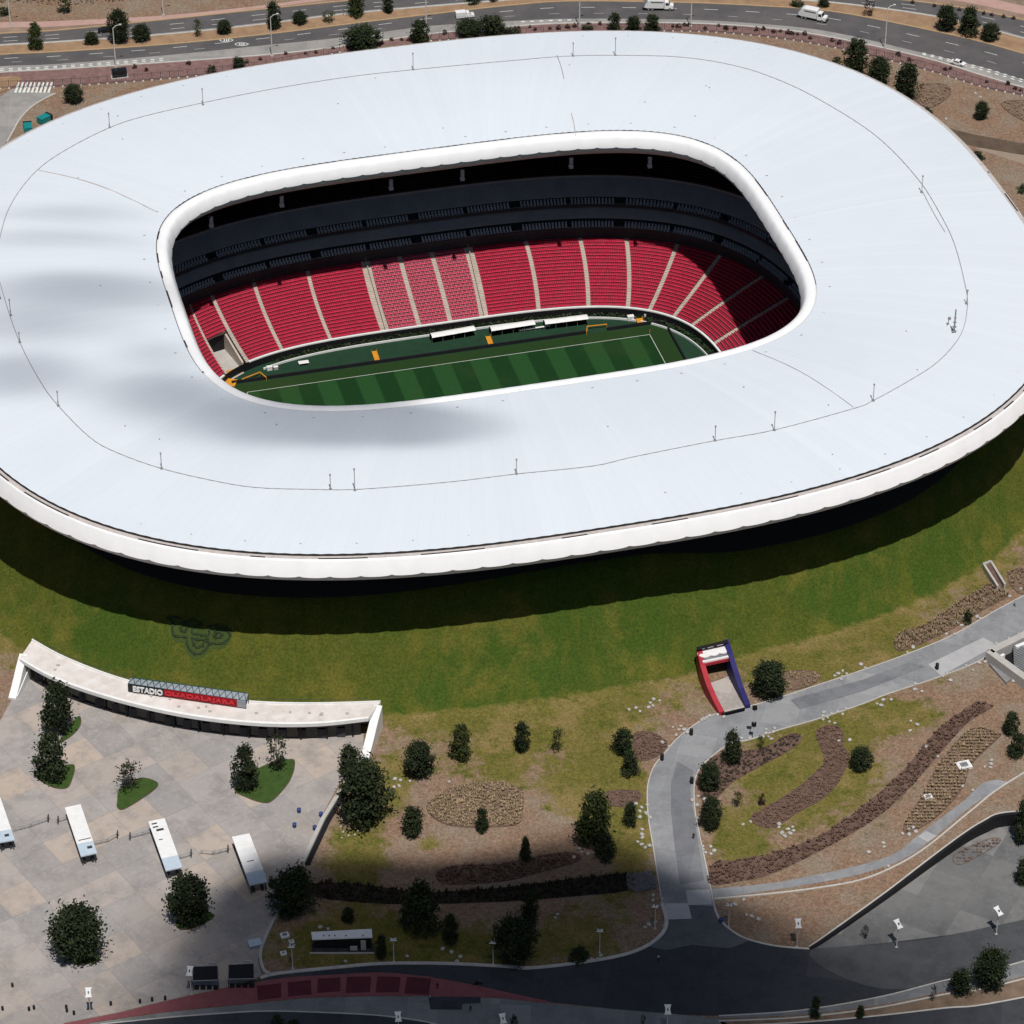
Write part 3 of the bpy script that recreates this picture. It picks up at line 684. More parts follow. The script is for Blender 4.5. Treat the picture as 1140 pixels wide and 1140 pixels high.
# ------------------------------------------------------------------ paving, roads
def tiles(name, c1, c2, c3, size, rot, line=.02, lw=.012):
    m, nt, bs = nodes(name); bs.inputs['Roughness'].default_value = .9; bs.inputs['Specular IOR Level'].default_value = .15
    P = coord(nt, 'pos', (1/size, 1/size, 0), rot); fl = N(nt, 'ShaderNodeVectorMath', operation='FLOOR'); nt.links.new(P, fl.inputs[0])
    wn = N(nt, 'ShaderNodeTexWhiteNoise', noise_dimensions='2D'); nt.links.new(fl.outputs[0], wn.inputs['Vector'])
    base = ramp(nt, wn.outputs['Value'], [(0,c1),(.3,c2),(.55,c1),(.8,c3),(1,c2)])
    fr = N(nt, 'ShaderNodeVectorMath', operation='FRACTION'); nt.links.new(P, fr.inputs[0]); sep = N(nt, 'ShaderNodeSeparateXYZ'); nt.links.new(fr.outputs[0], sep.inputs[0])
    e = None
    for k in (0, 1):
        d = math_(nt, 'SUBTRACT', .5, math_(nt, 'ABSOLUTE', math_(nt, 'SUBTRACT', sep.outputs[k], .5))); v = maprange(nt, d, lw*1.6, lw*.5); e = v if e is None else math_(nt, 'MAXIMUM', e, v)
    p0 = coord(nt); a = noise(nt, p0, .16, 7, .7); b = noise(nt, p0, 1.2, 4, .7); c = noise(nt, p0, .035, 4)
    base = mix(nt, math_(nt, 'MULTIPLY', maprange(nt, a, .42, .66), .6), base, tuple(x*.70 for x in c2)); base = mix(nt, math_(nt, 'MULTIPLY', maprange(nt, b, .48, .75), .5), base, tuple(min(1, x*1.25) for x in c1))
    base = mix(nt, math_(nt, 'MULTIPLY', maprange(nt, c, .5, .7), .4), base, tuple(x*.78 for x in c3)); base = mix(nt, math_(nt, 'MULTIPLY', e, .3), base, tuple(x*.55 for x in c1))
    nt.links.new(base, bs.inputs['Base Color']); bump(nt, bs, b, .15); return m
PLAZA = tiles('plaza_concrete_slab', (.365,.33,.31), (.295,.282,.275), (.44,.365,.305), 8.0, R(-36))
PATHM = tiles('path_concrete', (.25,.255,.265), (.22,.226,.238), (.30,.30,.305), 7.5, R(15), lw=.006)
ASPH = tiles('service_road_asphalt', (.050,.054,.062), (.042,.046,.054), (.062,.064,.070), 19.0, R(9), lw=.002)
APRON = tiles('apron_concrete', (.17,.17,.166), (.12,.121,.123), (.225,.22,.213), 9.0, R(28), lw=.006)
HWY = M('highway_asphalt', (.115,.105,.105), (.075,.072,.075), .12, .9)
HWYL = tiles('highway_concrete_lane', (.30,.285,.27), (.27,.26,.25), (.33,.31,.29), 12, R(-5), lw=.004)
REDP = M('red_pavement', (.26,.085,.095), (.20,.065,.072), .5, .9); REDD = M('dark_red_pavement', (.11,.022,.032), (.08,.016,.024), .5, .9)
SIDE = tiles('grey_pavement', (.20,.205,.21), (.17,.175,.18), (.235,.235,.235), 6.0, R(2), lw=.01)
PINK = M('pink_pavement', (.46,.30,.26), (.38,.24,.20), .25, .9); OCHRE = M('ochre_verge_soil', (.34,.22,.13), (.24,.15,.09), .3, .95); REDV = M('red_planting_bed', (.24,.145,.13), (.15,.085,.08), .5, .95); MULCH = M('brown_mulch', (.16,.098,.075), (.08,.05,.04), .8, .95, bmp=.6)
def poly(name, pts, m, k, sm=0, z=GZ):
    p = Wp(pts, z); p = smoothpath(p, sm, True) if sm else p
    mb = MB(); mb.sheet(p, z+.03*k); return K(mb.build(name, m))
def strip(name, up, lo, m, k, sm=5):
    a = smoothpath(Wp(up), sm); b = smoothpath(Wp(lo), sm); mb = MB(); mb.sheet(a+b[::-1], GZ+.03*k); return K(mb.build(name, m))
PATH_L = [(737,1006),(732,974),(727,942),(722,912),(720.5,888),(722,870),(729,852),(740,839),(754,822.5),(778,804),(800,794),(820,789),(840,785),(867,777),(916,761),(961,746),(1011,728),(1057,709),(1093,689),(1125,671),(1175,645)]
PATH_R = [(795.5,1010.5),(790.6,986),(783,949),(778,926),(773.5,900),(773,874),(779,856),(795.5,840),(812,829),(837,823),(867,813),(916,799),(960,784),(988,773),(1048,753),(1093,734.5),(1109,718.5),(1140,705),(1175,688)]
ROAD_U = [(232,1104),(290,1089),(310,1084),(378,1077),(427,1073),(495,1073),(560,1076),(589,1078),(638,1073),(687,1065),(717,1055),(737,1040),(742,1025),(737,1006)]
ROAD_R = [(795.5,1010.5),(802,1025),(820,1040),(838,1047.5),(865.6,1053.6),(901,1056.5)]
strip('path', PATH_L, PATH_R, PATHM, 1)
plz = [(-60,900),(-60,805),(0,803),(14,777),(25,739),(60,757),(120,778),(200,797),(280,807),(350,808),(405,806),(404,842),(380,868),(360,905),(335,963),(320,1000),(306,1022),(294,1045),(287,1068),(291,1086),(263,1097),(184,1114),(132,1127),(71,1139),(60,1180),(-60,1180)]
poly('plaza', plz, PLAZA, 1)
rd = [(60,1170)]+[(90,1150)]
low = [(901,1056.5),(919,1046),(979,1050),(1060,1040),(1175,1015),(1175,1062),(1140,1082),(1098,1091),(1053.5,1100),(979,1112),(889.5,1125),(800,1131),(761,1130),(700,1125),(614,1116),(577,1110),(541,1102),(477,1087),(427,1083),(378,1085),(317,1089),(263,1098)]
pts = Wp([(263,1098)]) + smoothpath(Wp(ROAD_U[1:]), 5) + smoothpath(Wp(ROAD_R), 5) + Wp(low)
mb = MB(); mb.sheet(pts[:-1], GZ+.03); K(mb.build('road', ASPH))
poly('parking_apron', [(901.5,1057),(985,999.5),(1032,965),(1071,938),(1106,922),(1175,915),(1175,1020),(1060,1041),(979,1051)], APRON, 4)
strip('pavement', [(800,1131),(889.5,1125),(979,1110),(1050,1092),(1098,1082),(1175,1058)], [(800,1134),(889.5,1130),(979,1119),(1053,1104),(1100,1097),(1175,1078)], SIDE, 2)
strip('red_pavement', [(71,1139.5),(132,1128),(184,1115),(263,1098),(317,1089),(378,1085),(427,1083),(477,1088),(526,1096.5),(560,1104),(609,1114.5)], [(71,1146),(100,1139),(184,1127),(263,1119),(300,1115),(341,1111),(415,1109),(477,1109),(526,1110),(560,1111.5),(609,1117)], REDP, 3)
for i, q in enumerate([[(286,1098),(313,1095),(313,1111),(287,1114)],[(320,1094),(346,1091.5),(347,1107.5),(321,1110)],[(354,1090),(379,1088.5),(379,1104),(353,1106)],[(386,1088),(413,1087.5),(412,1105),(385,1106)],[(420,1087.5),(446,1088),(444,1105),(418,1105.5)],[(453,1088),(480,1090),(477,1108),(450,1106.5)]]): poly('red_paving_square', q, REDD, 4)
poly('pavement', [(60,1175),(100,1139.5),(184,1127.5),(263,1119.5),(341,1111.5),(415,1109.5),(477,1109.5),(560,1112),(609,1117.5),(663,1122),(712,1126),(761,1130),(800,1134),(870,1180)], SIDE, 2)
poly('road', [(100,1180),(112,1141),(132,1138),(200,1132.5),(280,1127),(329,1127),(418,1131),(477,1139),(520,1180)], ASPH, 3)
poly('road_tone_patch', [(477,1110),(535,1110.5),(535,1117),(515,1118),(514,1124.5),(479,1124)], ASPH, 4)
MIDA = tiles('half_lit_road_asphalt', (.115,.12,.13), (.10,.105,.115), (.13,.133,.14), 12.0, R(12), lw=.003)  # mid-tone asphalt: soft edge of the cloud shadow put into the colour
poly('road_tone_patch', [(737,1006),(795.5,1009),(801,1024),(819,1039),(836,1047),(812,1056),(770,1052),(742,1058),(722,1054),(737,1040),(742,1025)], MIDA, 2)
poly('road_tone_patch', [(902,1057.5),(979,1051.5),(1060,1041.5),(1175,1016.5),(1175,1058),(1100,1080),(1000,1102),(930,1085)], tiles('sunlit_road_asphalt', (.082,.085,.09), (.072,.075,.08), (.095,.097,.10), 14.0, R(15), lw=.003), 3, 4)  # paler asphalt: the sunlit end of the road put into the colour
poly('path_patch', [(754,848),(772,858),(768.5,880),(772,905),(777.5,940),(784,980),(757,985),(752,950),(747,905),(747,872)], tiles('darker_path_concrete', (.175,.18,.195), (.155,.16,.175), (.20,.203,.21), 9.0, R(10), lw=.004), 2)
poly('path_patch', [(880,779),(960,757),(1010,738),(1030,742),(960,770),(890,790)], tiles('darker_path_concrete', (.18,.185,.2), (.16,.165,.18), (.20,.205,.215), 9.0, R(20), lw=.004), 2)
for q in ([(740,1006),(766,1005.7),(770,1023),(743,1024)],[(763.6,991.5),(790,990.5),(793,1007),(766,1008)],[(1033,740),(1094.4,710),(1110,718.5),(1047.7,752.7)],[(1022,932),(1031,925.5),(1043,931),(1033,938)]): poly('pale_paving_slab', q, M('pale_new_concrete', (.42,.42,.42), (.34,.34,.345), .3, .9), 3)
strip('footpath', [(791,990),(860,983),(909,974),(958,963),(997.6,949.5),(1022,930),(1071,893),(1085,880),(1096,871),(1110,868)], [(795,1000),(860,991),(909,983),(958,973),(1002.5,958),(1032,938.5),(1081,898),(1105,883),(1112,877),(1124,871)], PATHM, 1)
strip('verge_soil', [(800,1136),(889.5,1132),(979,1121),(1053,1106),(1100,1099),(1175,1080)], [(805,1142),(900,1137),(979,1130),(1053,1121.5),(1100,1117),(1175,1104)], M('brown_verge_soil', (.22,.155,.11), (.13,.09,.06), .35, .95), 2)
poly('road', [(790,1180),(805,1143),(900,1138),(979,1131),(1053,1122.5),(1100,1118),(1180,1106),(1190,1180)], ASPH, 3)
KERB = M('pale_kerb_concrete', (.52,.5,.46), (.42,.4,.37), .6, .9)
def kerb(pts, name='kerb', w=.28, h=.15, m=None, sm=5): mb = MB(); mb.ribbon(smoothpath(Wp(pts), sm), w, GZ-.1, GZ+h); return K(mb.build(name, m or KERB))
kerb(PATH_L, w=.22); kerb(PATH_R, w=.22); kerb(ROAD_U[1:], w=.75, h=.2); kerb(ROAD_R, w=.4)
kerb([(795,1001),(860,995),(909,989),(958,980),(997.6,964),(1032,943),(1081,903),(1120,873),(1175,838)], w=.35, h=.2)
kerb([(800,1131.3),(889.5,1125.3),(979,1110.3),(1050,1092.3),(1098,1082.3),(1175,1058.3)]); kerb([(800,1137),(889.5,1133),(979,1122),(1053,1107),(1100,1100),(1175,1081)], w=.35)
kerb([(805,1143),(900,1138),(979,1131),(1053,1122.5),(1100,1118),(1180,1106)], w=.35); kerb([(112,1140.5),(200,1132),(280,1126.5),(329,1126.5),(418,1130.5),(477,1138.5),(510,1150)], w=.3)
# highway and its bands, seen beyond the roof
XS = [-90, 0, 62, 187, 300, 380, 480, 580, 640, 760, 850, 927, 1027, 1093, 1140, 1230]
def hl(v): return list(zip(XS, v))
U0 = hl([47,38,34.5,22,10,2,-7,-12,-14.5,-15,-12,-7,3,13,23,42]); U1 = hl([58,50.5,47,38,26,16,7,-1,-5,-5,-2,3,16,30,43,66])
V1 = hl([69,61,58,49.5,38,28,16,5,1.5,3,7,13,32,47,60,84]); D1 = hl([82,74,71.5,61.5,50,42,29,23,21,22,27,36,59,75,89,114])
C1 = hl([90,81,77.5,69.5,61,52,38,29,26,26,31,42,64,84,98,124]); F1 = hl([106,99,97,88,75,58,46,40,37,35,41,53,77,97,107,128])
P0 = hl([32,25,23.5,17,5,-6,-18,-24,-27,-28,-26,-23,-14,-4,7,26]); P1 = hl([40,31,29.5,21,8,-2,-13,-18,-21,-22,-20,-16,-5,6,16,34])
T0 = hl([4,-2,-2,-8,-20,-30,-40,-45,-48,-50,-48,-45,-30,-18,-8,10])
strip('verge_soil', P1, U0, M('dry_verge_soil', (.30,.21,.155), (.20,.135,.10), .2, .95), 1); strip('pink_pavement', P0, P1, PINK, 1)
strip('highway', U0, U1, HWY, 2); strip('median_soil', U1, V1, OCHRE, 1); strip('highway', V1, D1, HWY, 2); strip('highway_side_lane', D1, C1, HWYL, 2); strip('planting_strip', C1, F1, REDV, 1)
YK = M('ochre_kerb_paint', (.44,.31,.17), (.36,.25,.14), .8, .8)
def kerb2(pts, m): mb = MB(); mb.ribbon(smoothpath(Wp(pts), 5), .55, GZ-.1, GZ+.2); K(mb.build('kerb', m))
kerb2(V1, YK); kerb2([(x, y-.3) for x, y in U0], YK); kerb2([(x, y+.3) for x, y in U1], KERB); kerb2([(x, y) for x, y in C1], KERB)
def dashes(a, b, f, L, gap, w, name='lane_marking'):
    p = smoothpath(Wp([(x, y0+(y1-y0)*f) for (x, y0), (_, y1) in zip(a, b)]), 8); mb = MB(); acc = 0
    for (x0, y0), (x1, y1) in zip(p[:-1], p[1:]):
        d = math.hypot(x1-x0, y1-y0); t = 0
        while t < d:
            ph = (acc+t) % (L+gap); n = min(d-t, (L-ph) if ph < L else (L+gap-ph))
            if n < 1e-4: n = 1e-3
            if ph < L:
                ux, uy = (x1-x0)/d, (y1-y0)/d; nx, ny = -uy*w/2, ux*w/2; A = (x0+ux*t, y0+uy*t); Bq = (x0+ux*(t+n), y0+uy*(t+n))
                mb.sheet([(A[0]+nx,A[1]+ny),(A[0]-nx,A[1]-ny),(Bq[0]-nx,Bq[1]-ny),(Bq[0]+nx,Bq[1]+ny)], GZ+.10)
            t += n
        acc += d
    K(mb.build(name, LINE))
dashes(U0, U1, .35, 4, 8, .16); dashes(U0, U1, .68, 4, 8, .16); dashes(U0, U1, .93, 60, .01, .12); dashes(V1, D1, .36, 4, 8, .18); dashes(V1, D1, .70, 3, 10, .1)
sl = lambda seq, lo, hi: [q for q in seq if lo <= q[0] <= hi]
dashes(sl(D1,1000,1240), sl(C1,1000,1240), .05, 1.1, 1.4, .5); dashes(sl(D1,1000,1240), sl(C1,1000,1240), .33, 1.1, 1.4, .5)
dashes(sl(D1,0,200), sl(C1,0,200), .45, 1.1, 1.4, .45); dashes(sl(D1,0,200), sl(C1,0,200), .72, 1.1, 1.4, .45); dashes(sl(D1,570,660), sl(C1,570,660), .25, 1.1, 1.6, .6); dashes(D1, C1, .93, 60, .01, .14)
for cx, cy in ((252,45),(269,49.5)):                              # white speed-limit ovals painted on the road
    k = mpp(cx, cy); mb = MB(); P = []; Q = []
    for i in range(24):
        a = 2*math.pi*i/24; P.append(W(cx+7.6*math.cos(a), cy+1.9*math.sin(a))[:2]); Q.append(W(cx+6.6*math.cos(a), cy+1.4*math.sin(a))[:2])
    mb.v = [(x, y, GZ+.1) for x, y in P+Q]; mb.f = [(i, (i+1) % 24, 24+(i+1) % 24, 24+i) for i in range(24)]; mb.m = [0]*24
    for dx in (-2.2, .2, 2.4): mb.sheet([W(cx+dx-.7,cy-.9)[:2],W(cx+dx+.7,cy-.9)[:2],W(cx+dx+.7,cy+.9)[:2],W(cx+dx-.7,cy+.9)[:2]], GZ+.1)
    K(mb.build('road_marking', LINE))
poly('side_road', [(-80,150),(-10,118),(0,108),(14,99),(62,104),(46,112),(33,121),(22,133),(14,147),(8,158),(-10,175),(-90,200)], HWYL, 3)
mb = MB()
for i in range(9):
    x0 = 16+i*4.6; mb.sheet([W(x0+4,92)[:2],W(x0+6.2,92)[:2],W(x0+2.4,103.5)[:2],W(x0-.2,103.5)[:2]], GZ+.13)
K(mb.build('crossing_marking', LINE))
kerb([(62,104),(46,112),(33,121),(22,133),(14,147),(8,158)], w=.4)
poly('verge_soil', [(-40,88),(0,86),(18,85),(24,88),(15,96),(0,103),(-40,118)], OCHRE, 3, 3)
poly('track', [(1110,165),(1180,178),(1180,196),(1085,165)], M('pale_dirt_track', (.30,.235,.185), (.25,.19,.145), .2, .95), 1)
poly('soil_bank', [(1045,140),(1085,150),(1180,168),(1180,178),(1100,166),(1062,156)], M('brown_soil_bank', (.12,.085,.06), (.08,.055,.04), .3, .95), 2, 3)
# ------------------------------------------------------------------ planting beds
TUFT = M('dry_ground_cover_leaf', (.21,.13,.095), (.11,.068,.05), .9, .9); TUFT2 = M('straw_grass_leaf', (.42,.32,.20), (.20,.15,.09), .7, .9); TUFT3 = M('dark_ground_cover_leaf', (.055,.042,.028), (.03,.024,.018), .9, .9)
def inpoly(x, y, p):
    c = False; j = len(p)-1
    for i in range(len(p)):
        if (p[i][1] > y) != (p[j][1] > y) and x < (p[j][0]-p[i][0])*(y-p[i][1])/(p[j][1]-p[i][1])+p[i][0]: c = not c
        j = i
    return c
BEDSOIL = M('bed_soil', (.21,.14,.10), (.12,.078,.055), .7, .95, bmp=.6)
def bed(pts, soil, tuft, dens, h, seed, rim=True, rows=0.0):
    p = smoothpath(Wp(pts), 4, True); mb = MB(); mb.sheet(p, GZ+.04); K(mb.build('planting_bed', soil))
    if rim: mb = MB(); mb.ribbon(p, .22, GZ, GZ+.14, closed=True); K(mb.build('bed_edging', MULCH))
    if not tuft: return
    r = random.Random(seed); xs = [q[0] for q in p]; ys = [q[1] for q in p]; A = (max(xs)-min(xs))*(max(ys)-min(ys)); mb = MB()
    for _ in range(int(A*dens)):
        x, y = r.uniform(min(xs), max(xs)), r.uniform(min(ys), max(ys))
        if rows: y = round(y/rows)*rows + r.gauss(0, .09); x = round(x/(rows*.8))*(rows*.8)+r.gauss(0, .1)
        if not inpoly(x, y, p): continue
        s = r.uniform(.6, 1.3); a0 = r.random()*3
        for j in range(3):
            a = a0+j*2.1; dx, dy = math.cos(a)*.28*s, math.sin(a)*.28*s
            mb.add([(x-dy*.5,y+dx*.5,GZ+.03),(x+dy*.5,y-dx*.5,GZ+.03),(x+dx+dy*.35,y+dy-dx*.35,GZ+h*s),(x+dx-dy*.35,y+dy+dx*.35,GZ+h*s)], [(0,1,2,3)])
    K(mb.build('ground_cover', tuft), 'stuff')
bed([(475,899.5),(483,889),(507,876),(536,872),(565,872),(573,877),(582,881),(581,907),(575,918),(546,921),(507,920),(486,912.6)], BEDSOIL, TUFT2, 5.0, .5, 1, True)
bed([(486,973),(509.5,964),(557,962.6),(604,953),(630.5,949.5),(646,953),(641,960),(604,970.5),(567,980),(525,984),(494,983.7)], BEDSOIL, TUFT, 5.0, .5, 2, True)
bed([(706,817.6),(722,815),(736,821),(742.6,830),(731.6,842),(714,847),(706,838)], MULCH, TUFT, 3.5, .35, 3)
bed([(675,882),(709.5,881),(711,891.6),(696,898),(679,895.5)], MULCH, TUFT, 2.0, .3, 4)
bed([(790,846),(818,838),(852,832),(878,818),(892,820),(884,832),(852,850),(818,869),(800,886),(787,898),(780,880)], MULCH, TUFT3, 2.2, .35, 5)
bed([(908.5,817.6),(916,810),(930.6,809),(939,817.6),(938,830),(945,842),(935.5,867),(916,889),(889,903.6),(862,921),(842,918),(837,908.5),(862,894),(889,876.6),(911,857),(918,844.6)], MULCH, TUFT, 4.0, .35, 6)
bed([(790,985),(793,962),(826,957),(860,949.5),(909,932),(958,900),(1007,856),(1042,814),(1071,792),(1088.5,782.5),(1106,787),(1081,802),(1056.6,827),(1032,856),(997.6,893),(958,922.5),(909,949.5),(860,973),(826,981)], MULCH, TUFT, 3.0, .6, 7, False)
bed([(1081,812),(1110.6,817),(1111,822),(1081,851),(1071,878),(1042,910),(1012,927),(1007,917.6),(1027,885.6),(1047,849)], BEDSOIL, TUFT2, 4.5, .55, 8, True, 1.0)
bed([(996,718.6),(1002,705),(1029.4,697),(1057,677.5),(1100,652),(1116,657),(1121,664),(1093,680),(1057,701.5),(1006.6,724)], BEDSOIL, TUFT2, 3.5, .8, 9)
bed([(1122,640),(1132,634),(1150,632),(1165,650),(1148,660),(1128,655)], BEDSOIL, TUFT2, 1.5, .7, 10)
bed([(870,749),(901,747),(913,752.5),(901,763.5),(876.6,768.5),(866,760)], BEDSOIL, TUFT2, 1.5, .5, 11)
bed([(1018,97),(1050,94),(1058,105),(1037,120),(1020,113)], BEDSOIL, TUFT2, .8, .5, 12)
bed([(1114,116),(1140,112),(1170,116),(1170,140),(1140,135)], BEDSOIL, TUFT2, .8, .5, 13)
bed([(345,984),(400,984),(470,993),(560,988),(640,978),(700,973),(700,991),(640,998),(560,1004),(450,1007),(380,1003),(345,996)], M('dark_ditch_soil', (.04,.032,.022), (.022,.018,.013), .6, .95), M('dark_ditch_plant', (.035,.035,.018), (.018,.02,.01), .8, .9), 2.5, .7, 14, False)
bed([(1063,952),(1103,934),(1112,939),(1070,963)], BEDSOIL, TUFT, 2, .4, 15, True, .9)
mb = MB(); q = Wp([(697,974),(727,971),(731,990),(709,994),(698,990)]); mb.prism(q, GZ, GZ+.5); o = mb.build('gabion_wall', M('grey_rubble_stone', (.17,.165,.16), (.05,.05,.05), 1.6, .95, bmp=1)); T(o, 'low grey rubble wall where the dark hedge ditch meets the curved path', 'wall')
# ------------------------------------------------------------------ entrance building with its curved white roof
def resample(p, n):
    p = np.array(p); s = np.r_[0, np.cumsum(np.hypot(*np.diff(p, axis=0).T))]; q = np.linspace(0, s[-1], n)
    return np.c_[np.interp(q, s, p[:,0]), np.interp(q, s, p[:,1])]
ROOFB = M('stained_white_roof', (.72,.69,.66), (.58,.52,.48), .35, .8)
FR = resample(smoothpath(Wp([(22,737),(60,758),(120,779),(200,798),(280,808),(350,809),(410,803)], GZ+5.0), 6), 60)
BK = resample(smoothpath(Wp([(36,712),(75,733),(140,757),(210,772),(280,781),(350,783),(424,781)], GZ+5.9), 6), 60)
x0, y0 = FR[30]; ent = empty('entrance_building', (x0, y0, GZ)); T(ent, 'long low entrance building with a curved white roof and angled white end walls', 'building')
def E_(p, z): return (p[0]-x0, p[1]-y0, z)
mb = MB()
for i in range(60):
    f, b = FR[i], BK[i]; d = b-f; u = d/np.hypot(*d)
    for q, z in ((f,5.0),(f,5.85),(f+u*.5,5.95),(b-u*.35,5.9),(b-u*.35,6.2),(b,6.2),(b,5.0)): mb.v.append(E_(q, z))
mi = [0,0,1,0,0,0,0]
for i in range(59):
    for j in range(7):
        a = 7*i+j; a2 = 7*i+(j+1) % 7; mb.f.append((a, a+7, a2+7, a2)); mb.m.append(mi[j])
mb.f += [tuple(range(6,-1,-1)), tuple(range(59*7, 59*7+7))]; mb.m += [0,0]
mb.build('roof', [WHITE, ROOFB], ent)
mb = MB(); mb.ribbon([E_(FR[i]*.62+BK[i]*.38, 0)[:2] for i in range(2, 58)], .3, -.1, 5.0); mb.build('glass_front', GLASS, ent)
mb = MB(); mb.ribbon([E_(BK[i]+(FR[i]-BK[i])*.04, 0)[:2] for i in range(1, 59)], .4, -.1, 5.0); mb.build('rear_wall', LGREY, ent)
mb = MB()
for i in range(4, 57, 4): p = FR[i]*.72+BK[i]*.28; mb = MB(); mb.tube([E_(p, 0), E_(p, 5.0)], .2, 8); mb.build('column', BLACK, ent)
for i in range(3, 57, 3):
    p = FR[i]*.63+BK[i]*.37; mb = MB(); mb.box(p[0]-x0-.9, p[0]-x0+.9, p[1]-y0-.42, p[1]-y0-.36, 0, 2.5); mb.build('door', DARK, ent)
def wing(top, end, w, zt, ze):
    a = np.array(W(*top, GZ+zt)[:2]); b = np.array(W(*end, GZ+ze)[:2]); pts = [a+(b-a)*t for t in (0,.25,.5,.75,1)]; mb = MB()
    zz = [zt, zt*.78+ze*.22, zt*.5+ze*.5, zt*.22+ze*.78, ze]
    mb.ribbon([E_(p, 0)[:2] for p in pts], w, -.1, lambda i: zz[i]); mb.build('end_wall', WHITE, ent)
wing((26,728), (13.5,777), 1.7, 6.1, .5); wing((421,785), (406,843), 1.8, 6.0, .5)
wing((33,742), (19,775), .2, 3.0, .9)
mb = MB()
for i in range(14): 
    j = rnd.randrange(3, 57); f = rnd.uniform(.28, .6); p = FR[j]*(1-f)+BK[j]*f; s = rnd.uniform(.2, .4); mb.box(p[0]-x0-s, p[0]-x0+s, p[1]-y0-.25, p[1]-y0+.25, 5.9, 6.15)
K(mb.build('roof_hatch', LGREY, ent), 'stuff')
mb = MB(); mb.tube([E_(BK[i], 6.9) for i in range(2, 58)], .05, 4)
for i in range(2, 58, 2): mb.tube([E_(BK[i], 6.2), E_(BK[i], 6.9)], .04, 4)
mb.build('railing', DARK, ent)
# sign on the roof
a = Vector(W(143, 770, GZ+6)); b = Vector(W(274, 789, GZ+6)); L = (b-a).length; rz = math.atan2(b.y-a.y, b.x-a.x)
sg = empty('roof_sign', (a.x, a.y, GZ+5.95), rz); T(sg, 'long roof sign reading ESTADIO in white and GUADALAJARA in red', 'sign')
SB = M('black_sign_panel', (.015,.016,.018), None, 1, .5); SGREY = M('grey_sign_back', (.30,.33,.36), (.22,.245,.27), .8, .6); SREDB = M('dark_red_sign_panel', (.30,.006,.012), (.25,.005,.01), 1, .5); SRED = M('red_sign_letter', (.62,.03,.045), (.55,.02,.035), 1, .4); STEALD = M('dark_teal_frame', (.02,.07,.08), None, 1, .6)
mb = MB(); mb.box(0, L*.305, -.12, .12, .25, 2.15); mb.build('black_panel', SB, sg)
mb = MB(); mb.box(L*.307, L*.925, -.12, .12, .25, 2.05); mb.build('red_panel', SREDB, sg)
mb = MB(); mb.box(L*.927, L, -.12, .12, .3, 2.05); mb.build('grey_panel', SGREY, sg)
mb = MB(); mb.add([(.0,.2,2.12),(L,.2,2.06),(L,1.9,2.6),(0,1.9,2.3),(0,.2,2.0),(L,.2,1.94),(L,1.9,2.48),(0,1.9,2.18)], [(0,1,2,3),(7,6,5,4),(0,4,5,1),(1,5,6,2),(2,6,7,3),(3,7,4,0)]); mb.build('back_deck', SGREY, sg)
mb = MB(); n = 18
for i in range(n):
    q0, q1 = L*i/n, L*(i+.5)/n; q2 = L*(i+1)/n; mb.tube([(q0,.25,2.2),(q1,1.85,2.62)], .07, 4); mb.tube([(q1,1.85,2.62),(q2,.25,2.2)], .07, 4)
mb.tube([(0,1.95,2.42),(L,1.95,2.7)], .09, 5); mb.tube([(0,.15,2.18),(L,.15,2.12)], .06, 5)
for i in range(0, n+1, 2): mb.tube([(L*i/n,1.9,-.1),(L*i/n,1.9,2.4)], .08, 4); mb.tube([(L*i/n,.1,0),(L*i/n,.1,2.0)], .06, 4)
mb.build('truss', STEALD, sg)
def letters(txt, x0_, x1_, h, z, m, name):
    cu = bpy.data.curves.new('lettering', 'FONT'); cu.body = txt; cu.size = 1; cu.extrude = .12; cu.offset = .028; cu.resolution_u = 3
    ob = bpy.data.objects.new('lettering', cu); COL.objects.link(ob); dg = bpy.context.evaluated_depsgraph_get(); dg.update()
    me = bpy.data.meshes.new_from_object(ob.evaluated_get(dg)); bpy.data.objects.remove(ob)
    xs = [v.co.x for v in me.vertices]; ys = [v.co.y for v in me.vertices]; w = max(xs)-min(xs); hh = max(ys)-min(ys); mx, my = min(xs), min(ys)
    for v in me.vertices: v.co = Vector((x0_+(v.co.x-mx)/w*(x1_-x0_), -.2-v.co.z*1.2, z+(v.co.y-my)/hh*h))
    me.materials.clear(); me.materials.append(m); o = bpy.data.objects.new(name, me); COL.objects.link(o); o.parent = sg
letters('ESTADIO', L*.045, L*.298, 1.45, .5, WHITE, 'white_lettering'); letters('GUADALAJARA', L*.315, L*.915, 1.35, .5, SRED, 'red_lettering')
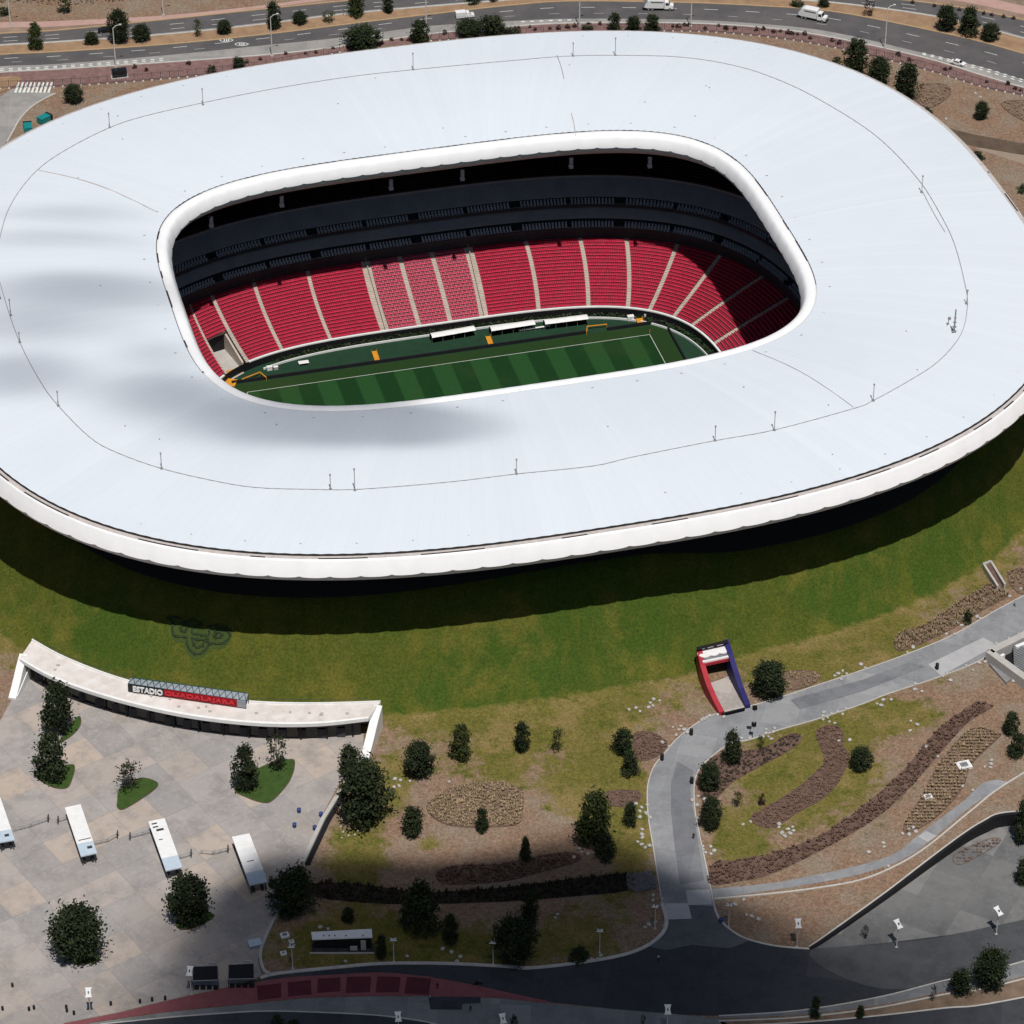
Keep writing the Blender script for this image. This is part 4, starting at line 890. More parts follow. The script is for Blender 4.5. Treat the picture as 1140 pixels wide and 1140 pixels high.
# hedge emblem clipped into the slope
def c8(p): return (170+p[0]/11.4, 680+p[1]/11.4)
lines = [[(180,95),(245,150),(252,230),(262,300),(290,328),(370,335),(437,345),(440,430),(475,505),(535,550),(600,550),(660,510),(712,435),(742,415),(860,425),(945,385),(982,310),(955,262),(900,236),(800,240),(788,290)],
 [(180,95),(260,85),(350,110)],[(430,145),(372,168),(350,220),(372,262),(420,265),(440,210),(440,145)],[(440,130),(540,132),(612,185),(540,198),(505,235),(505,290),(600,305),(705,322),(715,235),(750,195),(810,190)],
 [(785,310),(800,345),(868,342),(884,312),(858,282),(800,283),(785,310)],[(490,352),(580,368),(700,385)],[(510,362),(522,430),(570,475),(625,450),(662,392)],[(700,325),(712,400)]]
mb = MB(); hl_ = random.Random(5)
for l in lines:
    q = smoothpath([c8(p) for p in l], 3); P = [G(*p) for p in q]
    mb.tube([(p[0],p[1],p[2]+.15) for p in P], .24, 5)
    for (ax, ay, az), (bx, by, bz) in zip(P[:-1], P[1:]):
        for _ in range(2):
            t = hl_.random(); c = Vector((ax+(bx-ax)*t+hl_.gauss(0,.2), ay+(by-ay)*t+hl_.gauss(0,.2), az+(bz-az)*t+.15+hl_.random()*.2)); u = Vector((hl_.gauss(0,1),hl_.gauss(0,1),hl_.gauss(0,1))).normalized()*.2; w = u.orthogonal()
            mb.add([c-u-w*.5,c+u-w*.5,c+u+w*.5,c-u+w*.5], [(0,1,2,3)])
T(mb.build('hedge_emblem', M('clipped_hedge_leaf', (.03,.05,.02), (.018,.034,.012), 1.2, .9)), 'monogram emblem of interlaced loops in clipped hedge on the grass slope', 'hedge')
mb = MB()
def fill(l, w):
    P = [G(*c8(p)) for p in l]
    P2 = [(p[0],p[1]) for p in P]; P2 = smoothpath(P2, 4); L2 = []; R2 = []
    for i in range(len(P2)):
        a = P2[max(i-1,0)]; b = P2[min(i+1,len(P2)-1)]; d = math.hypot(b[0]-a[0], b[1]-a[1]) or 1; nx, ny = -(b[1]-a[1])/d*w, (b[0]-a[0])/d*w
        L2.append((P2[i][0]+nx,P2[i][1]+ny)); R2.append((P2[i][0]-nx,P2[i][1]-ny))
    vs = []
    for i in range(len(P2)): vs += [(*L2[i], hz(*L2[i])+.07), (*R2[i], hz(*R2[i])+.07)]
    mb.add(vs, [(2*i, 2*i+1, 2*i+3, 2*i+2) for i in range(len(P2)-1)])
fill([(300,110),(300,200),(310,280),(360,305),(440,305),(560,320),(700,350),(800,385),(880,380),(930,320),(890,265),(800,262)], 1.3); fill([(475,150),(470,250),(468,350),(480,440),(540,510),(600,512),(660,450),(700,370),(745,300),(755,220)], 1.3)
K(mb.build('emblem_turf', M('dark_emblem_turf', (.046,.070,.015), (.036,.058,.011), .6, .95)))
# ------------------------------------------------------------------ red and blue tunnel portal
pr = empty('tunnel_portal', W(806, 755, GZ)); T(pr, 'tunnel portal with a red left wall, a blue right wall and a white canopy', 'portal'); px0, py0, _ = W(806, 755, GZ)
def PQ(px, py, z): x, y, zz = W(px, py, GZ+z); return (x-px0, y-py0, zz-GZ)
def curvewall(name, pts, th, m, sign):
    P = [PQ(*p) for p in pts]; P = [Vector(p) for p in P]; mb = MB(); n = len(P)
    for i in range(n):
        a = P[max(i-1,0)]; b = P[min(i+1,n-1)]; d = Vector((b.x-a.x, b.y-a.y, 0)).normalized(); nn = Vector((-d.y, d.x, 0))*th*sign
        for q in (P[i], P[i]+nn): mb.v.append((q.x, q.y, -.3)); mb.v.append((q.x, q.y, q.z))
    for i in range(n-1):
        a, b = 4*i, 4*i+4
        for f in ((a,b,b+1,a+1),(a+1,b+1,b+3,a+3),(a+3,b+3,b+2,a+2)): mb.f.append(f); mb.m.append(0)
    mb.f += [(0,1,3,2),(4*n-4,4*n-2,4*n-1,4*n-3)]; mb.m += [0,0]; mb.build(name, m, pr)
curvewall('red_wall', [(775.5,721,6.0),(779.5,741,4.9),(786,762,3.3),(794,780,1.9),(801,793,1.0)], 1.15, REDW, 1)
curvewall('blue_wall', [(811,711.5,6.6),(816,727,5.6),(821.5,745,4.0),(828,765,2.3),(835.5,784,1.0)], 1.15, BLUE, -1)
mb = MB(); mb.add([PQ(780,760,.15),PQ(815,752,.15),PQ(833,787,.12),PQ(803,795,.12)], [(0,3,2,1)]); mb.add([PQ(780,732,.1),PQ(813,726,.1),PQ(815,752,.15),PQ(780,760,.15)], [(0,3,2,1)]); mb.build('ramp', tiles('portal_ramp_concrete', (.40,.36,.33), (.33,.30,.28), (.46,.42,.38), 5, R(20)), pr)
def slab(name, q, zt, th, m): 
    P = [PQ(*p, zt) for p in q]; mb = MB(); mb.hexa([(p[0],p[1],p[2]-th) for p in P][::-1], P[::-1]); mb.build(name, m, pr)
slab('canopy', [(781,727),(808.5,721),(810.5,731),(783,737.5)], 5.0, .35, SIDE)
slab('canopy_frame', [(782.6,735.5),(810.8,729.5),(811.2,731.2),(783,737.3)], 5.25, .6, WHITE); slab('canopy_frame', [(779.8,725.5),(781.6,725),(784.6,737),(782.6,737.5)], 5.2, .5, WHITE); slab('canopy_frame', [(807.8,720.5),(809.4,720),(812,731),(810.4,731.5)], 5.2, .5, WHITE)
slab('lintel', [(783,737.6),(811,731.6),(811.3,733.4),(783.4,739.3)], 4.9, .7, REDW)
mb = MB(); P = [PQ(777,722,6.1),PQ(810,714.5,6.1)]; P2 = [PQ(777,722,0),PQ(810,714.5,0)]
mb.add([P2[0],P2[1],P[1],P[0]], [(0,1,2,3)]); mb.build('back_wall', REDW, pr)
for t in (.2, .5, .82):
    q = [P[0][i]*(1-t)+P[1][i]*t for i in range(3)]; mb = MB(); mb.lathe([(1.55,-.2),(1.5,.1),(1.0,.2)], 20, 0, (q[0], q[1]-1.2, 5.4)); mb.build('white_drum', WHITE, pr)
mb = MB(); mb.tube([PQ(776,722,6.8),PQ(810,714,7.0)], .35, 6); mb.build('top_beam', BLACK, pr)
mb = MB(); mb.hexa([PQ(804,793.5,.1),PQ(829,787.5,.1),PQ(829.6,789,.1),PQ(804.6,795,.1)][::-1], [PQ(804,793.5,1.1),PQ(829,787.5,1.1),PQ(829.6,789,1.1),PQ(804.6,795,1.1)][::-1]); mb.build('gate', BLACK, pr)
mb = MB(); q = PQ(812, 752, 0)
for i in range(9):
    p = PQ(811.5+i*2.0, 752+i*3.6, 0); mb.box(p[0]-.3,p[0]+.35,p[1]-.5,p[1]+.5,.1,.5+.5*(i*7 % 3))
K(mb.build('dark_block_row', DARK, pr), 'stuff')  # row of dark blocks of uneven height along the blue wall
# small hatch set into the foot of the slope
hx, hy, hzz = G(1107, 640); ht = empty('service_hatch', (hx, hy, GZ)); T(ht, 'narrow concrete-framed service hatch in the foot of the grass slope', 'hatch')
def HQ(px, py, z): x, y, zz = W(px, py, GZ+z); return (x-hx, y-hy, z)
def hbeam(a, b, z0, z1, w, name, m):
    p = HQ(*a, z1); q = HQ(*b, z1); mb = MB(); mb.ribbon([p[:2], q[:2]], w, -1, z1); mb.build(name, m, ht)
hbeam((1095,627), (1111,652), 0, 1.6, .5, 'side_wall', LGREY); hbeam((1103,624), (1119,650), 0, 1.6, .5, 'side_wall', LGREY); hbeam((1094.5,627.5), (1103.5,624), 0, 1.7, .6, 'back_wall', LGREY)
mb = MB(); mb.add([HQ(1096,629,1.3),HQ(1103,626,1.3),HQ(1119,652,.35),HQ(1112,654,.35)], [(0,1,2,3)]); mb.build('ramp', MULCH, ht)
# concrete frame of the stair pit at the right edge
sp = empty('stair_pit', W(1110, 735, GZ)); T(sp, 'concrete stair pit framed by two wide pale walls beside the path', 'stair'); sx, sy, _ = W(1110, 735, GZ)
def pitwall(pts, z, w, name, m=LGREY, zb=-.2):
    mb = MB(); mb.ribbon([(W(x, y, GZ+z)[0]-sx, W(x, y, GZ+z)[1]-sy) for x, y in pts], w, zb, z); mb.build(name, m, sp)
pitwall([(1103,724.5),(1140,706),(1172,690)], 2.6, 1.7, 'wall'); pitwall([(1101,724),(1120,738),(1142,754),(1172,776)], 2.6, 1.7, 'wall'); pitwall([(1112,731),(1118,728)], 2.2, .6, 'cross_wall', WHITE); pitwall([(1131,719.5),(1150,712)], 2.4, .8, 'cross_wall', WHITE)
mb = MB(); q = [W(x, y, GZ)[:2] for x, y in [(1110,730),(1140,713),(1175,695),(1175,785),(1142,760)]]; mb.sheet([(x-sx, y-sy) for x, y in q], .06); mb.build('pit_floor', BLACK, sp)
mb = MB()
for i in range(12):
    t = i/12; A = W(1127+2*t, 722+26*t, GZ); B = W(1150, 735+22*t, GZ); C = W(1150, 737+24*t, GZ); D = W(1127+2*t, 724.5+26*t, GZ)
    mb.hexa([(p[0]-sx,p[1]-sy,0) for p in (D,C,B,A)], [(p[0]-sx,p[1]-sy,2.2-1.9*t) for p in (D,C,B,A)])
mb.build('stair_flight', SIDE, sp)
mb = MB(); q = Wp([(1101,741),(1109,736),(1127,756),(1120,762)]); mb.prism([(x-sx, y-sy) for x, y in q], 0, .5); mb.build('machine_base', SIDE, sp)
mb = MB(); mb.tube([(W(1119,742,GZ+1)[0]-sx,W(1119,742,GZ+1)[1]-sy,1),(W(1130,752,GZ+1)[0]-sx,W(1130,752,GZ+1)[1]-sy,1)], .12, 5); mb.build('handrail', LGREY, sp)
# retaining wall of the parking apron: pale coping, dark face, rising to the right
q = smoothpath([W(*p)[:2] for p in [(901,1056.5),(919,1046.5),(985,1001),(1032,967),(1071,940),(1095,927),(1118,919),(1175,916)]], 6); n = len(q); mb = MB()
mb.ribbon(q, .9, GZ-.2, lambda i: GZ+.2+3.0*min(1, i/(n*.75))); rw = mb.build('wall_face', BLACK); rwt = empty('retaining_wall', (0,0,0)); rw.parent = rwt; T(rwt, 'dark retaining wall with a pale coping rising along the parking apron', 'wall')
mb = MB(); mb.ribbon([(x-.1, y+.35) for x, y in q], .28, lambda i: GZ+.21+3.0*min(1, i/(n*.75)), lambda i: GZ+.34+3.0*min(1, i/(n*.75))); mb.build('coping', KERB, rwt)
# parapet along the plaza's right-hand edge, and the rail that carries on past the round tree
par = empty('plaza_parapet', (0,0,0)); T(par, 'straight pale parapet along the right-hand edge of the plaza', 'wall')
q = Wp([(404,843),(386,872),(360,914),(337,963)]); mb = MB(); mb.ribbon(q, .9, GZ-.2, GZ+.9); mb.build('wall_face', LGREY, par); mb = MB(); mb.ribbon([(x+1.0, y-.1) for x, y in q], .9, GZ, GZ+.5); mb.build('parapet_shade_strip', BLACK, par)  # black strip on the garden side stands in for the parapet's shade
par = empty('plaza_parapet', (0,0,0)); T(par, 'short curved parapet at the plaza corner below the big round tree', 'wall')
q = smoothpath(Wp([(308,1020),(297,1042),(290,1062),(293,1080),(300,1086)]), 4); mb = MB(); mb.ribbon(q, .6, GZ-.2, GZ+.6); mb.build('wall_face', LGREY, par)
def dup(root, p, rz, label=None, group=None, scale=None):
    r = root.copy(); COL.objects.link(r); r.location = p; r.rotation_euler = (0, 0, rz)
    if scale: r.scale = scale
    if label: r['label'] = label
    if group: r['group'] = group
    for ch in list(root.children):
        c = ch.copy(); COL.objects.link(c); c.parent = r
        for g in list(ch.children): d = g.copy(); COL.objects.link(d); d.parent = c
    return r
# ------------------------------------------------------------------ ticket-gate canopies on the plaza
PANEL = M('pale_blue_roof_panel', (.50,.58,.66), (.42,.5,.58), .8, .4)
def canopy(q, label, marks):
    P = [W(x, y, GZ+3.1) for x, y in q]           # far-left, far-right, near-right, near-left
    o = Vector(P[3]); ux = Vector(P[2])-o; uy = Vector(P[0])-o; Wd, Ld = ux.length, uy.length
    rz = math.atan2(ux.y, ux.x); r = empty('ticket_canopy', (o.x, o.y, GZ), rz); T(r, label, 'canopy', 'ticket gate canopies on the plaza')
    sk = uy.dot(ux.normalized())/Ld; X = lambda x, y, z: (x+sk*y, y*math.sqrt(1-sk*sk), z); f = .24*Ld
    mb = MB(); mb.hexa([X(0,f,2.8),X(Wd,f,2.8),X(Wd,Ld,2.8),X(0,Ld,2.8)], [X(0,f,3.1),X(Wd,f,3.1),X(Wd,Ld,3.1),X(0,Ld,3.1)]); mb.build('roof', WHITE, r)
    mb = MB(); mb.hexa([X(0,0,2.75),X(Wd,0,2.75),X(Wd,f-.02,2.75),X(0,f-.02,2.75)], [X(0,0,3.04),X(Wd,0,3.04),X(Wd,f-.02,3.04),X(0,f-.02,3.04)]); mb.build('roof_panel', PANEL, r)
    for x in (.35, Wd-.35):
        for y in (.5, Ld*.35, Ld*.68, Ld-.5): p = X(x, y, 0); mb = MB(); mb.box(p[0]-.1,p[0]+.1,p[1]-.1,p[1]+.1,0,2.8); mb.build('post', DARK, r)
    for i in range(5):
        y = .8+i*(Ld-2)/5
        for u_ in (.25, .75): a = X(Wd*u_, y, 0); mb = MB(); mb.box(a[0]-.25,a[0]+.25,a[1],a[1]+1.3,0,1.05); mb.build('turnstile', DARK, r)
    mb = MB()
    for (t, u, w, l) in marks: p = X(Wd*t, Ld*u, 0); mb.box(p[0]-w/2,p[0]+w/2,p[1]-l/2,p[1]+l/2,3.0,3.22)
    mb.build('roof_unit', DARK, r)
canopy([(-17,890),(0,886),(16.5,934.5),(-1,937.5)], 'white ticket canopy cut off by the left edge of the photo', [(.6,.12,.9,.6)])
canopy([(72,899),(89.5,896),(108,949),(90,953)], 'white ticket canopy with a dark unit on its pale blue end, second from the left', [(.68,.13,1.0,.6),(.55,.3,2.6,.14)])
canopy([(165,914.5),(183.5,912),(203,965),(184.5,969)], 'white ticket canopy with a row of small dark roof units', [(.3,.93,1.1,.3),(.3,.86,1.1,.3),(.5,.79,1.5,.55),(.35,.6,.8,.15)])
canopy([(258,931.5),(277,928),(298,981),(278,985)], 'plain white ticket canopy nearest the big round tree', [(.5,.45,1.4,.12)])
def rail(pts, label):
    P = Wp(pts); r = empty('turnstile_rail', (P[0][0], P[0][1], GZ)); T(r, label, 'railing', 'turnstile rails between the canopies'); mb = MB(); ox, oy = P[0]
    for h in (.35, 1.0): mb.tube([(x-ox, y-oy, h) for x, y in P], .07, 5)
    mb.build('rail', STEEL, r); mb = MB()
    for (a, b), (c, d) in zip(P[:-1], P[1:]):
        n = max(1, int(math.hypot(c-a, d-b)/1.3))
        for i in range(n+1): x, y = a+(c-a)*i/n-ox, b+(d-b)*i/n-oy; mb.tube([(x, y, 0), (x, y, 1.05)], .06, 5); mb.tube([(x-.45, y-.5, .9), (x+.45, y+.5, .9)], .05, 4)
    mb.build('post', STEEL, r); e = P[-1]; mb = MB(); mb.box(e[0]-ox-.1, e[0]-ox+.1, e[1]-oy-.6, e[1]-oy+.6, .05, 1.4); mb.build('gate_leaf', DARK, r)
rail([(16,926),(35,921),(54,914)], 'grey turnstile rail right of the left-edge canopy'); rail([(74,913),(65,916)], 'short grey turnstile rail left of the second canopy')
rail([(106,941),(120,938),(131,932)], 'grey turnstile rail right of the second canopy'); rail([(167,928),(145,934)], 'grey turnstile rail left of the third canopy')
rail([(200,957),(213,953)], 'short grey turnstile rail right of the third canopy'); rail([(224,951),(238,952),(254,948)], 'grey turnstile rail standing between the third and fourth canopies')
# ------------------------------------------------------------------ black-roofed shelters and the white-roofed kiosk
def shelter(q, label):
    P = [W(x, y, GZ+2.6) for x, y in q]; ox, oy = P[3][0], P[3][1]; r = empty('black_shelter', (ox, oy, GZ)); T(r, label, 'shelter', 'black-roofed shelters by the red pavement'); P = [(p[0]-ox, p[1]-oy) for p in P]
    mb = MB(); mb.hexa([(*P[3],2.5),(*P[2],2.5),(*P[1],2.5),(*P[0],2.5)], [(*P[3],2.62),(*P[2],2.62),(*P[1],2.62),(*P[0],2.62)]); mb.build('roof', BLACK, r)
    mb = MB()
    for i in range(4):
        a, b = P[i], P[(i+1) % 4]; mb.tube([(*a,2.58),(*b,2.58)], .09, 5)
    mb.build('roof_frame', STEEL, r)
    for p in P: mb = MB(); mb.tube([(*p,0),(*p,2.5)], .07, 6); mb.build('post', DARK, r)
    mb = MB()
    for i in range(4):
        t = .12+i*.25; x = P[3][0]+(P[2][0]-P[3][0])*t; mb.box(x-.45,x+.45,P[3][1]+.2,P[3][1]+.9,0,.6)
    mb.build('counter', BLACK, r); mb = MB(); mb.box(P[0][0]+.8,P[0][0]+2.6,P[0][1]+.1,P[0][1]+.3,2.3,2.75); mb.box(P[0][0]+2.9,P[0][0]+4.4,P[0][1]+.9,P[0][1]+1.1,2.3,2.75); mb.build('light_bar', LGREY, r)
shelter([(215,1076),(242.5,1075),(243,1091),(214.5,1092)], 'black-roofed shelter just right of a white panel lamp'); shelter([(254.5,1074),(282.5,1072.5),(283,1089.5),(254,1090)], 'black-roofed shelter nearest the curved parapet corner')
P = [W(x, y, GZ+3.2) for x, y in [(346.5,1037.5),(413.8,1034),(414.5,1043),(347.5,1045.5)]]; ox, oy = P[3][0], P[3][1]; kr = empty('kiosk', (ox, oy, GZ)); T(kr, 'long kiosk with a flat white roof and dark open front in the shaded garden', 'kiosk'); P = [(p[0]-ox, p[1]-oy) for p in P]
mb = MB(); mb.hexa([(*P[3],2.9),(*P[2],2.9),(*P[1],2.9),(*P[0],2.9)], [(*P[3],3.2),(*P[2],3.2),(*P[1],3.2),(*P[0],3.2)]); mb.build('roof', WHITE, kr)
mb = MB(); mb.box(P[3][0]+.3,P[2][0]-.3,P[0][1]*.35,P[0][1]*.95,0,2.9); mb.build('body', BLACK, kr)
for i in range(6):
    x = P[3][0]+.2+(P[2][0]-P[3][0]-.4)*i/5; mb = MB(); mb.tube([(x,-.1,0),(x,-.05,2.9)], .05, 5); mb.build('post', BLACK, kr)
mb = MB(); mb.box(P[3][0]-.3,P[2][0]+.3,-.5,P[0][1],-.05,.12); mb.build('floor_slab', DARK, kr); mb = MB(); mb.box(P[3][0]-.6,P[2][0]+.3,-.8,-.5,-.05,.2); mb.build('front_step', LGREY, kr)
mb = MB()
for i in (2, 3, 4, 6, 9): x = i*1.1; mb.box(x-.12,x+.12,P[0][1]*.4,P[0][1]*.5,3.2,3.4)
mb.build('roof_vent', DARK, kr); mb = MB(); mb.box(P[2][0]-2.3,P[2][0]-1.3,.2,.5,0,2.4); mb.box(P[2][0]-4.4,P[2][0]-3.0,.1,.4,0,1.0); mb.build('door', LGREY, kr)
# ------------------------------------------------------------------ panel lamps
def panel_lamp_proto():
    r = empty('panel_lamp', (0,0,0)); mb = MB(); mb.tube([(0,0,0),(0,0,5.6)], .11, 8, 0, .08); mb.build('pole', POLEW, r)
    mb = MB(); mb.lathe([(.3,0),(.3,.12),(.16,.22)], 10); mb.build('base', LGREY, r)
    mb = MB(); pts = []; w, h, wa = .68, 1.0, .46               # waisted reflector panel tilted to the sky
    for t in np.linspace(-1, 1, 9): pts.append((wa+(w-wa)*t*t, t*h))
    out = [(x, y) for x, y in pts]+[(-x, y) for x, y in pts[::-1]]
    tl = R(28); f = lambda p, d: (p[0], p[1]*math.cos(tl)-d*math.sin(tl)+.1, 6.1+p[1]*math.sin(tl)+d*math.cos(tl)); n = len(out)
    mb.v = [f(p, -.05) for p in out]+[f(p, .05) for p in out]; mb.f = [tuple(range(n, 2*n)), tuple(range(n-1,-1,-1))]+[(i,(i+1)%n,n+(i+1)%n,n+i) for i in range(n)]; mb.m = [0]*len(mb.f); mb.build('reflector_panel', WHITE, r)
    mb = MB(); mb.box(-.09,.09,-.25,.12,6.1,6.45); mb.box(-.05,.05,-.1,.1,5.5,6.1); mb.build('lamp_unit', DARK, r); return r
pl = panel_lamp_proto(); first = True
for bx, by, rz, lb in [(887,1054,.05,'white panel lamp near the pointed end of the bare soil triangle'),(998,1054.5,.5,'white panel lamp on the parking apron beside a young tree'),(1109,1040,.6,'white panel lamp farthest right on the parking apron'),(811,1032,3.0,'white panel lamp on bare soil at the right corner of the road junction'),(667.5,1061,3.1,'white panel lamp in the shaded lawn beside a dark bush'),(729,1034,2.9,'white panel lamp at the left corner of the road junction'),(438.5,1071,3.2,'white panel lamp right of the kiosk'),(326,1078.5,3.1,'white panel lamp left of the kiosk'),(101,1131,.1,'white panel lamp among the black bollards of the plaza'),(213,1107,-.1,'white panel lamp beside the black-roofed shelters'),(549,1074,3.1,'white panel lamp behind the dark tree by the road'),(742.5,1150,0,'white panel lamp rising from the bottom edge below the wide road'),(444,1158,.1,'white panel lamp at the bottom edge below the red pavement'),(560,1160,.2,'white panel lamp at the bottom edge right of the dark pavement patch')]:
    if first: pl.location = W(bx, by); pl.rotation_euler[2] = rz; T(pl, lb, 'lamp', 'white panel lamps'); first = False
    else: dup(pl, W(bx, by), rz, lb)
# twin-speaker post at the portal
x, y, _ = W(838.5, 822); r = empty('speaker_post', (x, y, GZ)); T(r, 'thin white post with two black speakers beside the portal', 'post')
mb = MB(); mb.tube([(0,0,0),(0,0,8.2)], .1, 6); mb.build('pole', POLEW, r)
for z in (7.9, 3.4): mb = MB(); mb.box(-.5,.5,-.3,.3,z,z+.9); mb.build('speaker', BLACK, r)
# street lamps of the highway
def street(px, py, top, lb, arm=1):
    s = mpp(px, py); p = W(px, py); ang = TH+math.atan((py-570)/FPX); h = (py-top)/s/math.cos(ang); r = empty('street_lamp', p); T(r, lb, 'street lamp', 'tall white lamp posts along the highway')
    mb = MB(); mb.tube([(0,0,0),(0,0,h)], .22, 8, 0, .12); mb.build('pole', POLEW, r); mb = MB(); mb.tube([(0,0,h-.1),(arm*.8,.5,h+.5),(arm*2.0,1.0,h+.6)], .09, 6); mb.build('arm', POLEW, r)
    mb = MB(); mb.box(arm*2.0-.35,arm*2.0+.35,.8,1.25,h+.5,h+.72); mb.build('lamp_head', POLEW, r); mb = MB(); mb.box(-.4,.4,-.4,.4,0,.5); mb.build('base', LGREY, r)
street(12,31,-14,'tall white lamp post at the far left beyond the upper carriageway'); street(182,18,-25,'tall white lamp post beyond the upper carriageway above the dense median trees'); street(129,75,32,'tall white lamp post beside the black cabinet'); street(303,63,20,'tall white lamp post in front of the tall median tree left of the white van'); street(474.5,30,-16,'tall white lamp post between the van and the roof'); street(645,30,-15,'tall white lamp post left of the first dump truck'); street(769,30,-15,'tall white lamp post right of the top-edge truck'); street(985,54,10,'tall white lamp post near the three trees behind the roof',1)
# ------------------------------------------------------------------ bollards, bins
bo = empty('bollard', (0,0,0)); mb = MB(); mb.lathe([(.26,0),(.26,.55),(.18,.62),(.18,.68),(.27,.74),(.24,.92),(.1,1.0)], 12); mb.build('post', BLACK, bo)
BG = 'black bollards on the plaza and paths'
for i, (px, py, lb) in enumerate([(14,1098.5,'lone black bollard on the plaza set back from the others'),(3,1124.5,'black bollard at the left edge of the plaza'),(32.5,1125,'left one of a close pair of black bollards'),(38,1123.5,'right one of a close pair of black bollards'),(74,1123,'black bollard with another just in front of it'),(74.6,1126.5,'black bollard standing right in front of another'),(82.5,1129.5,'black bollard nearest the red pavement tip'),(123.5,1119,'black bollard just right of the plaza panel lamp'),(156,1116.5,'leftmost of three spaced black bollards by the red pavement'),(169.5,1114.5,'middle of three spaced black bollards by the red pavement'),(184,1113,'rightmost of three spaced black bollards by the red pavement'),(769.5,818,'black bollard on the upper bend of the curved path'),(737,846,'black bollard on the left kerb of the curved path'),(770,872,'black bollard by the right kerb of the curved path'),(1043,745,'black bollard on the pale concrete patch of the path')]):
    p = W(px, py)
    if i == 0: bo.location = p; T(bo, lb, 'bollard', BG)
    else: dup(bo, p, i, lb, None, (1,1,1) if px < 300 else (1.5,1.5,1.7))
bn = empty('waste_bin', (0,0,0)); mb = MB(); mb.lathe([(.36,0),(.42,.9),(.46,.92),(.46,1.0),(.2,1.12)], 12); mb.build('body', BLUEP, bn)
for i, (px, py, lb) in enumerate([(333,904.5,'blue bin farthest up the plaza by the parapet'),(328,921,'blue bin lowest on the plaza, left of the parapet'),(357.5,909,'blue bin standing against the plaza parapet'),(350.5,924,'dark blue bin at the foot of the plaza parapet'),(802.5,1027,'blue bin at the right corner of the road junction')]):
    if i == 0: bn.location = W(px, py); T(bn, lb, 'bin', 'blue bins')
    else: dup(bn, W(px, py), i, lb)
p = W(284, 1053); r = empty('utility_cabinet', p, .3); T(r, 'low grey-blue cabinet on the shaded plaza left of the corner parapet', 'cabinet'); mb = MB(); mb.box(-1.2,1.2,-.9,.9,0,.9); mb.build('body', SGREY, r); mb = MB(); mb.box(-1.3,1.3,-1,1,.9,1.0); mb.build('lid', PANEL, r)
for px, py, w, h, lb in [(317,1042,.85,.4,'pale ground box in the lawn left of the kiosk'),(324.5,1049,.5,.4,'small pale ground box behind the lamp left of the kiosk'),(315.5,1062,.6,.4,'grey ground box below the lamp left of the kiosk'),(1073,853,1.5,.5,'white square manhole cover frame in the soil by the planted rows'),(1033,888,.9,.4,'small white manhole frame at the lower end of the planted rows')]:
    r = empty('ground_box', W(px, py), .3); T(r, lb, 'ground box', 'pale ground boxes'); mb = MB(); mb.box(-w,w,-w*.8,w*.8,0,h); mb.build('body', WHITE, r); mb = MB(); mb.box(-w*.55,w*.55,-w*.45,w*.45,h,h+.05); mb.build('lid', STEEL, r)
